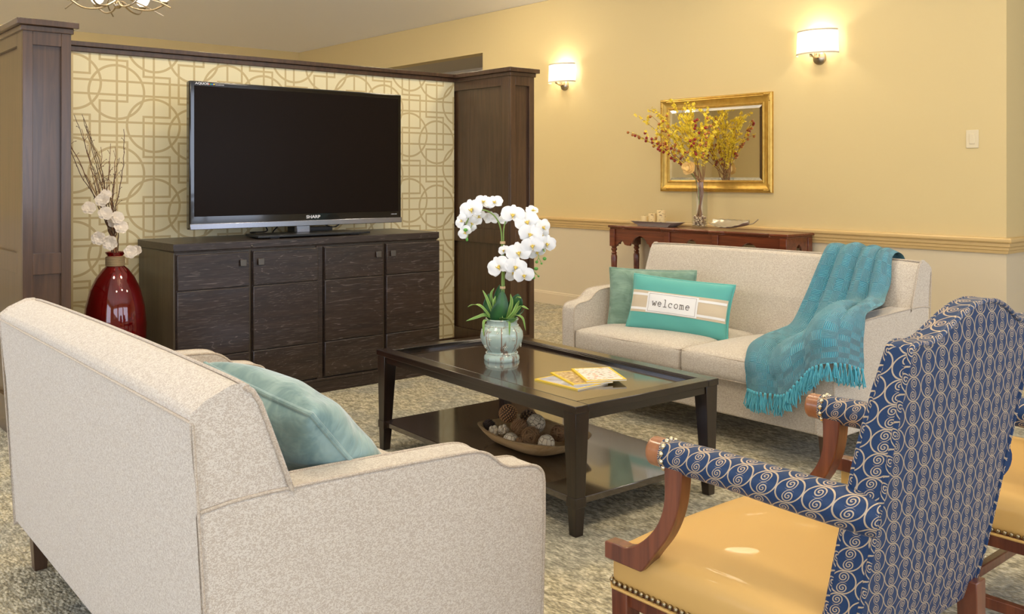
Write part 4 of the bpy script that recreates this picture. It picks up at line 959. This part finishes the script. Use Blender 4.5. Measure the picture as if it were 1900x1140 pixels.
def orchid_flower(c, r, face, roll=0.0):
    z = Vector(face).normalized(); up = Vector((0, 0, 1)); up = (up-z*up.dot(z)).normalized(); x = up.cross(z)
    R_ = Matrix.Rotation(roll, 3, z); x = R_ @ x; y = R_ @ up; c = Vector(c); b = MB()
    def pet(ang, L, w, lift, cup, rnd):
        d = x*math.cos(ang)+y*math.sin(ang); s = z.cross(d)
        def fn(u, v):
            q = 2*u-1; ww = w*(math.sin(PI*(.06+.90*v**.8))**rnd)
            return c+d*(L*v*.98)+s*q*ww+z*(lift+cup*L*math.sin(v*PI*.9)-.10*ww*q*q*6*cup+.03*L*math.sin(5*v+3*q))
        b.grid(fn, 8, 8)
    pet(PI/2, r*.88, r*.34, -.002, .10, .6); pet(PI*7/6+.1, r*.90, r*.33, -.002, .08, .6); pet(-PI/6-.1, r*.90, r*.33, -.002, .08, .6)
    pet(.20, r*1.02, r*.62, .002, .14, .45); pet(PI-.20, r*1.02, r*.62, .002, .14, .45)
    o = b.build('blossom', 'petal', orc, angle=80)
    l = MB(); cc = c+z*.006
    l.ball(tuple(cc), r*.10, 10, 7).ball(tuple(cc-y*r*.12+z*.004), (r*.11, r*.11, r*.09), 10, 7)
    for sg in (-1, 1): l.tube([cc-y*r*.05, cc+x*sg*r*.16-y*r*.02+z*.004, cc+x*sg*r*.17+y*r*.08+z*.008], lambda t: r*.05*(1-.5*t), 7)
    l.tube([cc-y*r*.12, cc-y*r*.30+z*.006, cc-y*r*.36+x*r*.08+z*.010], lambda t: r*.05*(1-.6*t), 7)
    l.build('lip', 'petal_yellow', o)
FL = [(-.137, -.055, .695, .056, (-.3, -1, .1), .3), (-.182, -.05, .643, .036, (-.6, -1, 0), 1.0), (-.083, -.02, .728, .042, (-.1, -1, .6), -.2), (-.035, -.02, .726, .042, (.1, -1, .6), .25), (-.050, .02, .651, .038, (.2, 1, .1), 0), (-.137, -.03, .631, .038, (-.2, -1, -.3), 1.5), (-.166, -.06, .592, .036, (-.3, -1, -.2), .8),
      (.051, -.04, .670, .055, (.0, -1, .15), -.1), (.115, -.04, .637, .057, (.1, -1, .2), .3), (.130, -.06, .582, .056, (.1, -1, 0), -.3), (.140, -.07, .532, .052, (0, -1, -.1), .1), (.186, -.03, .612, .046, (.8, -1, .2), .4), (.205, -.04, .538, .048, (.5, -1, -.1), -.2), (.180, -.02, .578, .046, (.3, -1, 0), .9),
      (.078, -.06, .498, .058, (-.1, -1, .1), .2), (.064, -.08, .436, .052, (0, -1, -.05), -.2), (-.012, -.06, .435, .057, (-.5, -1, .1), .5), (.101, -.08, .398, .048, (.15, -1, -.1), .1), (.050, -.03, .405, .042, (.2, -1, -.4), 1.2), (.140, .0, .685, .040, (.4, -.6, .9), .6), (.020, .0, .655, .036, (-.3, -1, .3), .8), (-.105, -.01, .66, .04, (-.2, -1, 0), 1.1), (.16, -.03, .50, .044, (.3, -1, -.4), .4), (.012, -.02, .505, .030, (-.6, -1, .2), .2)]
for x_, y_, z_, r_, fc, ro in FL: orchid_flower((x_, y_, z_), r_, fc, ro)
for c, r_ in [((-.164, -.075, .603), (.010, .008, .008)), ((-.158, -.06, .558), (.006, .006, .008)), ((.196, -.05, .470), (.009, .008, .008)), ((.160, -.05, .455), (.007,)*3), ((.182, -.05, .448), (.005,)*3), ((.157, -.055, .425), (.010, .008, .008)), ((.146, -.05, .382), (.007,)*3), ((.168, -.05, .390), (.005,)*3)]:
    MB().ball(c, r_, 12, 8).build('bud', 'bud_green', orc)
for pts in ([(-.135, -.05, .625), (-.15, -.06, .59), (-.158, -.06, .56)], [(.17, -.05, .49), (.168, -.05, .475), (.160, -.05, .456)], [(.168, -.05, .475), (.176, -.05, .462), (.182, -.05, .448)], [(.10, -.05, .41), (.150, -.055, .41), (.146, -.05, .384)], [(.15, -.055, .41), (.16, -.05, .398), (.168, -.05, .390)]):
    MB().tube(bez(pts, 8), .0020, 6).build('stem', 'stem_green', orc)

# ------------------------------------------------------------------ console table at the wall
ct = thing('console_table', 'red cherry console table with scalloped apron and turned legs behind the loveseat', 'table', (XR-.215, 4.905, 0))
hw, hl, ZC = .185, .925, .865
outl = []
def edgepts(ins):
    a, c = hw+ins, hl+ins; p = []
    # front edge (towards -x) with shallow stepped bays at the inner posts
    base = [(a, c), (-a, c), (-a, c-.16), (-a+.018, c-.18), (-a+.018, .33), (-a, .31), (-a, .19), (-a+.018, .17)]
    m = [(x, -y) for x, y in base[::-1]]
    return base+m
MB().prism(edgepts(.0), 'z', ZC-.020, ZC).prism(edgepts(-.012), 'z', ZC-.034, ZC-.019).build('table_top', 'cherry', ct, bevel=.006, seg=3)
def scallop(L, z0, zt):   # apron outline between posts: flat ends, cusped arch in the middle
    h = zt-z0; P = [(-L/2, zt), (-L/2, z0)]
    half = [(.46, 0), (.44, .16), (.40, .18), (.385, .30), (.34, .22), (.31, .05), (.25, .0), (.20, .0), (.185, .16), (.15, .20), (.13, .36), (.10, .50), (.055, .60), (0, .66)]
    P += [(-L*x, z0+h*z) for x, z in half]+[(L*x, z0+h*z) for x, z in half[::-1][1:]]
    return P+[(L/2, z0), (L/2, zt)]
zb = .690; zt = ZC-.034
posts = [hl-.045, .25, -.25, -hl+.045]
ap = MB()
for i in range(3):
    y0, y1 = posts[i+1]+.030, posts[i]-.030; L = y1-y0; m_ = (y0+y1)/2
    ap.prism([(p[0]+m_, p[1]) for p in scallop(L, zb, zt)], 'x', -hw+.022, -hw+.040)
for s in (-1, 1):
    ap.prism([(p[0], p[1]) for p in scallop(2*hw-.11, zb, zt)], 'y', s*(hl-.030)-.009, s*(hl-.030)+.009)
ap.box(hw-.03, hw-.012, -hl+.04, hl-.04, zb+.05, zt); ap.build('apron', 'cherry', ct)
for y in posts:
    for x in (-hw+.036, hw-.036):
        if x > 0 and abs(y) < .5: continue
        b = MB().box(x-.029, x+.029, y-.029, y+.029, zb-.012, zt).build('leg', 'cherry', ct, bevel=.002)
        MB().lathe([(.010, 0), (.016, .006), (.019, .03), (.015, .05), (.018, .06), (.021, .09), (.026, .50), (.028, .585), (.024, .60), (.020, .606), (.027, .616), (.018, .628), (.020, .636), (.027, .645), (.027, .655), (.020, .662), (.025, .672), (.026, .680)], (x, y, 0), seg=24).build('turned_shaft', 'cherry', b, angle=40)
MB().box(-hw+.02, hw-.02, -hl+.04, hl-.04, .10, .125).build('lower_shelf', 'cherry', ct, bevel=.003)

tr_ = thing('candle_tray', 'grey footed tray holding three wax candles on the console table', 'tray', (6.33, 5.42, ZC))
b = MB(); Lb, Wb, Lt, Wt = .185, .060, .25, .085
def oct_(L, W, z, c=.02): return [(-W, -L+c, z), (-W+c, -L, z), (W-c, -L, z), (W, -L+c, z), (W, L-c, z), (W-c, L, z), (-W+c, L, z), (-W, L-c, z)]
R1 = [oct_(Lb, Wb, 0), oct_(Lt, Wt, .036), oct_(Lt+.006, Wt+.006, .040), oct_(Lt-.008, Wt-.008, .040), oct_(Lb, Wb, .008)]
b.add([p for r in R1 for p in r], [tuple(range(8))[::-1], tuple(range(32, 40))]+[(j*8+k, j*8+(k+1) % 8, (j+1)*8+(k+1) % 8, (j+1)*8+k) for j in range(4) for k in range(8)]).build('tray_body', 'tray_grey', tr_)
for y, h, mt, lb in ((5.565, .075, 'plain_wax', 'shortest plain wax candle on the grey tray'), (5.475, .100, 'birch_wax', 'birch bark candle in the middle of the grey tray'), (5.378, .132, 'birch_wax', 'tallest birch bark candle on the grey tray')):
    t = thing('candle', lb, 'candle', (6.33, y, ZC+.009), 0, 'candles on the console tray')
    MB().lathe([(0, 0), (.037, 0), (.039, .004), (.039, h-.004), (.036, h), (.030, h-.002), (.0, h-.006)], seg=32).build('wax', mt, t)
    MB().tube([(0, 0, h-.008), (.001, 0, h+.006)], .0012, 5).build('wick', 'black_plastic', t)

gv = thing('glass_vase', 'clear glass cylinder vase with pebbles on the console table', 'vase', (6.34, 4.965, ZC))
MB().lathe([(0, 0), (.064, 0), (.066, .003), (.066, .39), (.061, .39), (.061, .014), (0, .014)], seg=48).build('cylinder', 'glass', gv, angle=60)
pb = MB(); q = random.Random(11)
for k in range(190):
    a = q.uniform(0, 2*PI); r = .052*math.sqrt(q.random()); pb.ball((r*math.cos(a), r*math.sin(a), q.uniform(.022, .105)), (q.uniform(.006, .010), q.uniform(.006, .010), q.uniform(.005, .008)), 7, 5)
tag(pb.build('pebbles', 'pebbles', gv), kind='stuff')
fa = thing('flower_arrangement', 'yellow forsythia and red berry branches in the clear glass vase', 'flower arrangement', (6.34, 4.965, ZC))
q = random.Random(21)
ENDS = [(-.10, .72, .84), (-.16, .58, .98), (-.02, .50, 1.04), (-.20, .36, .96), (-.14, .20, 1.10), (-.05, .08, 1.06), (-.16, .02, .92), (.05, -.05, 1.02), (-.22, -.12, .90), (-.10, -.20, .86), (.02, -.22, .95), (-.28, .12, .84), (.05, .30, .90), (-.24, .50, .80), (-.05, .02, .82), (-.20, -.02, 1.0), (-.12, .42, .74), (-.02, .15, .92), (-.20, .25, .72), (.04, -.1, .8)]
nf = 0
for k, (ex, ey, ez) in enumerate(ENDS):
    ex = min(ex, .10); a = q.uniform(0, 2*PI)
    pts = [(.035*math.cos(a), .035*math.sin(a), .06), (-.03*math.cos(a), -.03*math.sin(a), .36), (ex*.45, ey*.35, .36+(ez-.36)*.5), (ex*.8, ey*.72, .36+(ez-.36)*.82), (ex, ey, ez)]
    pp = bez(pts, 36); B = MB().tube(pp, lambda t: .0034*(1-.65*t), 6); Fl = MB(); subs = [pp[15:]]
    for j in (17, 21, 25, 29):
        p = pp[j]; d = Vector((q.uniform(-.8, .35), q.uniform(-1, 1), q.uniform(.2, 1.1))).normalized()*q.uniform(.07, .16); e = p+d
        if e.x > .12: e.x = .12
        s_ = bez([p, p+(e-p)*.55+Vector((0, 0, .01)), e], 10); B.tube(s_, .0014, 5); subs.append(s_)
    br_ = B.build('branch', 'twig_light', fa)
    berry = k in (0, 3, 8, 9, 13, 16, 18)
    for s_ in subs:
        for i, p in enumerate(s_):
            for _ in range(1 if i % 2 else 2):
                if q.random() < (.30 if berry else .92):
                    f = Vector((q.gauss(0, 1)-.5, q.gauss(0, 1), q.gauss(0, 1))).normalized(); cc = p+f*q.uniform(.003, .010); x = f.orthogonal().normalized(); y = f.cross(x)
                    for m4 in range(4):
                        t_ = m4*PI/2+k; d = x*math.cos(t_)+y*math.sin(t_); sd = f.cross(d); L = .0125
                        Fl.add([cc, cc+d*L*.6+sd*L*.42+f*.002, cc+d*L*1.25+f*.005, cc+d*L*.6-sd*L*.42+f*.002], [(0, 1, 2, 3)])
    if Fl.v: tag(Fl.build('forsythia_bloom', 'forsythia', br_, angle=5), kind='stuff')
    if berry:
        for s_ in subs:
            for i in range(3, len(s_), 6): MB().ball(tuple(s_[i]+Vector((-.006, q.uniform(-.008, .008), -.010))), .0125, 10, 7).build('berry', 'berry_red' if k % 3 else 'berry_orange', br_)
b = MB(); rr = random.Random(2); c = (-.09, .035, .505)
MB().tube(bez([(.0, 0, .06), (-.01, .01, .35), (-.07, .03, .47), c], 14), .003, 6).build('rose_stem', 'stem_green', fa)
b.ball(c, (.040, .040, .040), 14, 10)
bloom(b, c, .062, (-1, -.3, .2), 5, 3, 0, .5); bloom(b, (c[0]-.012, c[1], c[2]), .045, (-1, -.3, .2), 5, 2, 0, .8); b.build('rose', 'cream_rose', fa, angle=60)

lf = thing('leaf_dish', 'silver leaf shaped dish on the right end of the console table', 'dish', (6.28, 4.595, ZC+.018), 0)
lf.rotation_euler = (0, math.radians(-17), 0)
def lfp(u, v):
    q_ = 2*u-1; w = .105*math.sin(PI*min(1, .03+.97*v))**.55*(1-.25*v); y = .19-.38*v
    return (q_*w-.01, y, .012+.030*q_*q_+.035*(2*v-1)**2*(1 if v > .5 else .6)+.0025*math.cos(v*42)*abs(q_))
o = MB().grid(lfp, 14, 40).build('dish_body', 'silver', lf, angle=60); sm = o.modifiers.new('s', 'SOLIDIFY'); sm.thickness = .003
MB().tube(bez([(-.01, -.17, .042), (-.01, -.22, .052), (.0, -.27, .085)], 12), .0045, 8).tube([(-.01, y, .012+.035*((.19-y)/.19-1)**2*.8+.003) for y in [.18-.35*k/20 for k in range(21)]], .003, 6).build('leaf_stalk', 'silver', lf)

# ------------------------------------------------------------------ gilt mirror
mr = thing('wall_mirror', 'rectangular mirror in a wide gilt frame above the console table', 'mirror', (XR, 4.953, 1.579))
HW, HH = .583, .410
def ringf(b, prof, mi=0):
    n = len(prof); vs = []
    for ins, d in prof: vs += [(-d, sy*(HW-ins), sz*(HH-ins)) for sy, sz in ((-1, -1), (1, -1), (1, 1), (-1, 1))]
    b.add(vs, [(j*4+k, j*4+(k+1) % 4, (j+1)*4+(k+1) % 4, (j+1)*4+k) for j in range(n-1) for k in range(4)], mi)
b = MB(); ringf(b, [(0, 0), (0, .022), (.006, .030), (.012, .032), (.016, .027), (.020, .032), (.027, .034), (.032, .029), (.040, .026), (.062, .018), (.078, .017), (.083, .021), (.088, .021), (.092, .016), (.097, .016), (.101, .010)]); b.build('frame', 'gilt', mr, angle=20)
b = MB()
for sy in (-1, 1):
    for sz in (-1, 1):
        for k in range(5): b.ball((-.031, sy*(HW-.018-.012*k), sz*(HH-.018)), (.008, .010, .010), 8, 6).ball((-.031, sy*(HW-.018), sz*(HH-.018-.012*k)), (.008, .010, .010), 8, 6)
b.build('corner_ornament', 'gilt', mr)
a, c = HW-.100, HH-.100; e = .024
vs = [(-.009, -a, -c), (-.009, a, -c), (-.009, a, c), (-.009, -a, c), (-.0115, -a+e, -c+e), (-.0115, a-e, -c+e), (-.0115, a-e, c-e), (-.0115, -a+e, c-e), (-.001, -a, -c), (-.001, a, -c), (-.001, a, c), (-.001, -a, c)]
MB().add(vs, [(0, 4, 5, 1), (1, 5, 6, 2), (2, 6, 7, 3), (3, 7, 4, 0), (4, 7, 6, 5), (8, 9, 10, 11), (0, 1, 9, 8), (1, 2, 10, 9), (2, 3, 11, 10), (3, 0, 8, 11)]).build('glass', 'mirror_glass', mr, angle=1)

# ------------------------------------------------------------------ armchairs (x right, y forward, origin on the floor below the back)
def armchair(label, loc, rz=0):
    t = thing('armchair', label, 'armchair', loc, rz, 'blue damask armchairs with gold seats')
    W2 = .285
    # seat: front at y=.565, back at y=.06
    s = MB().puff(-.322, .322, .02, .570, .366, .452, r=.022, top=.050, side=.004, n=18).build('seat', 'gold_leather', t, merge=True, angle=60)
    b = MB(); u = []
    x0, y0, y1 = .3265, .02, .5735
    per = [(-x0, y0+.02), (-x0, y1-.015), (-x0+.015, y1), (x0-.015, y1), (x0, y1-.015), (x0, y0+.02)]
    for i in range(len(per)-1):
        (a0, b0), (a1, b1) = per[i], per[i+1]; L = math.hypot(a1-a0, b1-b0); n = max(1, int(round(L/.0162)))
        for k in range(n): b.ball((a0+(a1-a0)*(k+.5)/n, b0+(b1-b0)*(k+.5)/n, .3775), (.0058, .0058, .0058), 9, 6)
    b.build('nailhead_trim', 'brass_nail', s)
    MB().tube([(a, c_, .366) for a, c_ in per], .0042, 8).build('seat_welt', 'gold_leather', s)
    MB().box(-.31, .31, .05, .555, .325, .372).build('seat_rail', 'mahogany', t, bevel=.003)
    # legs: square front legs, curved back legs
    for sx in (-1, 1):
        MB().taper((sx*.297, .543, 0), .036, (sx*.297, .543, .368), .048).build('leg', 'mahogany', t, bevel=.003)
        pts = bez([(sx*.265, -.075, 0), (sx*.262, -.03, .10), (sx*.26, .005, .22), (sx*.26, .012, .40)], 14)
        b = MB(); vs = []
        for i, p in enumerate(pts):
            w = .036+.010*i/14; vs += [(p.x-w/2, p.y-w/2, p.z), (p.x+w/2, p.y-w/2, p.z), (p.x+w/2, p.y+w/2, p.z), (p.x-w/2, p.y+w/2, p.z)]
        b.add(vs, [(3, 2, 1, 0), (56, 57, 58, 59)]+[(i*4+k, i*4+(k+1) % 4, i*4+4+(k+1) % 4, i*4+4+k) for i in range(14) for k in range(4)]).build('leg', 'mahogany', t, bevel=.002)
        MB().box(sx*.28-.012, sx*.28+.012, -.03, .53, .150, .180).build('stretcher', 'mahogany', t, bevel=.003)
    MB().box(-.275, .275, .25, .274, .150, .178).build('stretcher', 'mahogany', t, bevel=.003)
    # back: camel-backed slab, raked; outline in x,z
    def rear(z): return -.067-.050*(z-.745)/.255 if z > .745 else -.067+.0505*(.745-z)/.25 if z > .49 else -.016+.031*(.49-z)/.12
    topc = [(-.285, 1.000), (-.262, 1.006), (-.225, 1.002), (-.190, 1.006), (-.150, 1.022), (-.10, 1.043), (-.05, 1.057), (0, 1.062)]
    topc = [(p.x, p.z) for p in bez([(x, 0, z) for x, z in topc], 26)]; topc = topc+[(-x, z) for x, z in topc[::-1][1:]]
    nz = 16; b = MB(); nx = len(topc)-1
    def P(i, j, f):       # f 0 rear, 1 front
        x, zt_ = topc[i]; z0_ = .355; v = j/nz; z = z0_+(zt_-z0_)*v; wtap = 1-.035*(1-v); x = x*wtap
        th = .062-.022*max(0, (v-.6)/.4)**1.5; q_ = (x/.285); y = rear(z)+(.0 if not f else th+.022*(1-q_*q_)*(1-(2*v-1)**6))
        if not f: y -= .006*(1-q_**4)*(1-(2*v-1)**6)
        return (x, y, z)
    R_ = [[P(i, j, 0) for i in range(nx+1)] for j in range(nz+1)]; F_ = [[P(i, j, 1) for i in range(nx+1)] for j in range(nz+1)]
    vs = [p for r in R_ for p in r]+[p for r in F_ for p in r]; o_ = (nx+1)*(nz+1); fs_ = []; uvl = []
    def put(f, mode):
        fs_.append(f); uvl.append([((vs[k][0], vs[k][2]) if mode == 0 else (vs[k][1]+.013, vs[k][2]) if mode == 1 else (vs[k][0], vs[k][1]*1.0)) for k in f])
    for j in range(nz):
        for i in range(nx):
            a = j*(nx+1)+i; put((a, a+1, a+nx+2, a+nx+1), 0); put((o_+a, o_+a+nx+1, o_+a+nx+2, o_+a+1), 0)
        a = j*(nx+1); put((a, a+nx+1, o_+a+nx+1, o_+a), 1); a += nx; put((a, o_+a, o_+a+nx+1, a+nx+1), 1)
    for i in range(nx):
        a = nz*(nx+1)+i; put((a, a+1, o_+a+1, o_+a), 2); put((i, o_+i, o_+i+1, i+1), 2)
    bk = b.add(vs, fs_, 0, uvl).build('backrest', 'damask', t, bevel=.010, seg=3, angle=50)
    # welting round the rear and front edges
    for f in (0, 1):
        pts = [P(0, j, f) for j in range(nz)]+[P(i, nz, f) for i in range(nx+1)]+[P(nx, j, f) for j in range(nz-1, -1, -1)]
        s_ = -.0005 if f == 0 else .0005
        MB().tube([(p[0]*.985, p[1]+s_, p[2]-(.004 if p[2] > .95 else 0)) for p in pts], .0052, 8, uvs=True).build('welt', 'damask', bk)
    for sx in (-1, 1):
        xa = sx*.312
        b = MB().tube(bez([(sx*.258, -.048, .676), (sx*.290, .03, .688), (sx*.308, .14, .696), (xa, .27, .700), (xa, .412, .698)], 30), lambda q_: ((.030+.008*(1-q_)), .034+.008*(1-q_)), 20, uvs=True)
        ar = b.build('armrest', 'damask', t, angle=60)
        nb = MB()
        for k in range(13): nb.ball((xa+.031*math.cos(2*PI*k/13), .400, .698+.034*math.sin(2*PI*k/13)), (.0062, .0062, .0062), 9, 6)
        nb.build('nailhead_trim', 'bright_nail', ar)
        b = MB().tube([(xa, .408, .699), (xa, .444, .699), (xa, .450, .699)], lambda q_: (.030, .032) if q_ < .9 else (.025, .027), 24)
        b.build('arm_cap', 'honey_wood', ar, bevel=.003)
        fr = bez([(.5735, .468, 0), (.545, .470, 0), (.505, .472, 0), (.460, .500, 0), (.420, .545, 0), (.399, .600, 0), (.398, .672, 0), (.398, .700, 0)], 30)
        re = bez([(.350, .700, 0), (.352, .650, 0), (.362, .590, 0), (.388, .530, 0), (.425, .480, 0), (.455, .440, 0), (.466, .430, 0)], 24)
        poly = [(p.x+.03*0, p.y) for p in fr]+[(p.x, p.y) for p in re]+[(.5735, .430)]
        MB().prism(poly, 'x', xa-.024, xa+.012 if sx < 0 else xa+.024).build('arm_post', 'mahogany', t, bevel=.003, seg=2, angle=50)
    return t
armchair('blue and gold damask armchair seen from behind, nearest of the pair', (1.888, .913, 0))
armchair('second damask armchair, cut off by the right edge of the photo', (2.872, .913, 0))
bpy.context.view_layer.update()
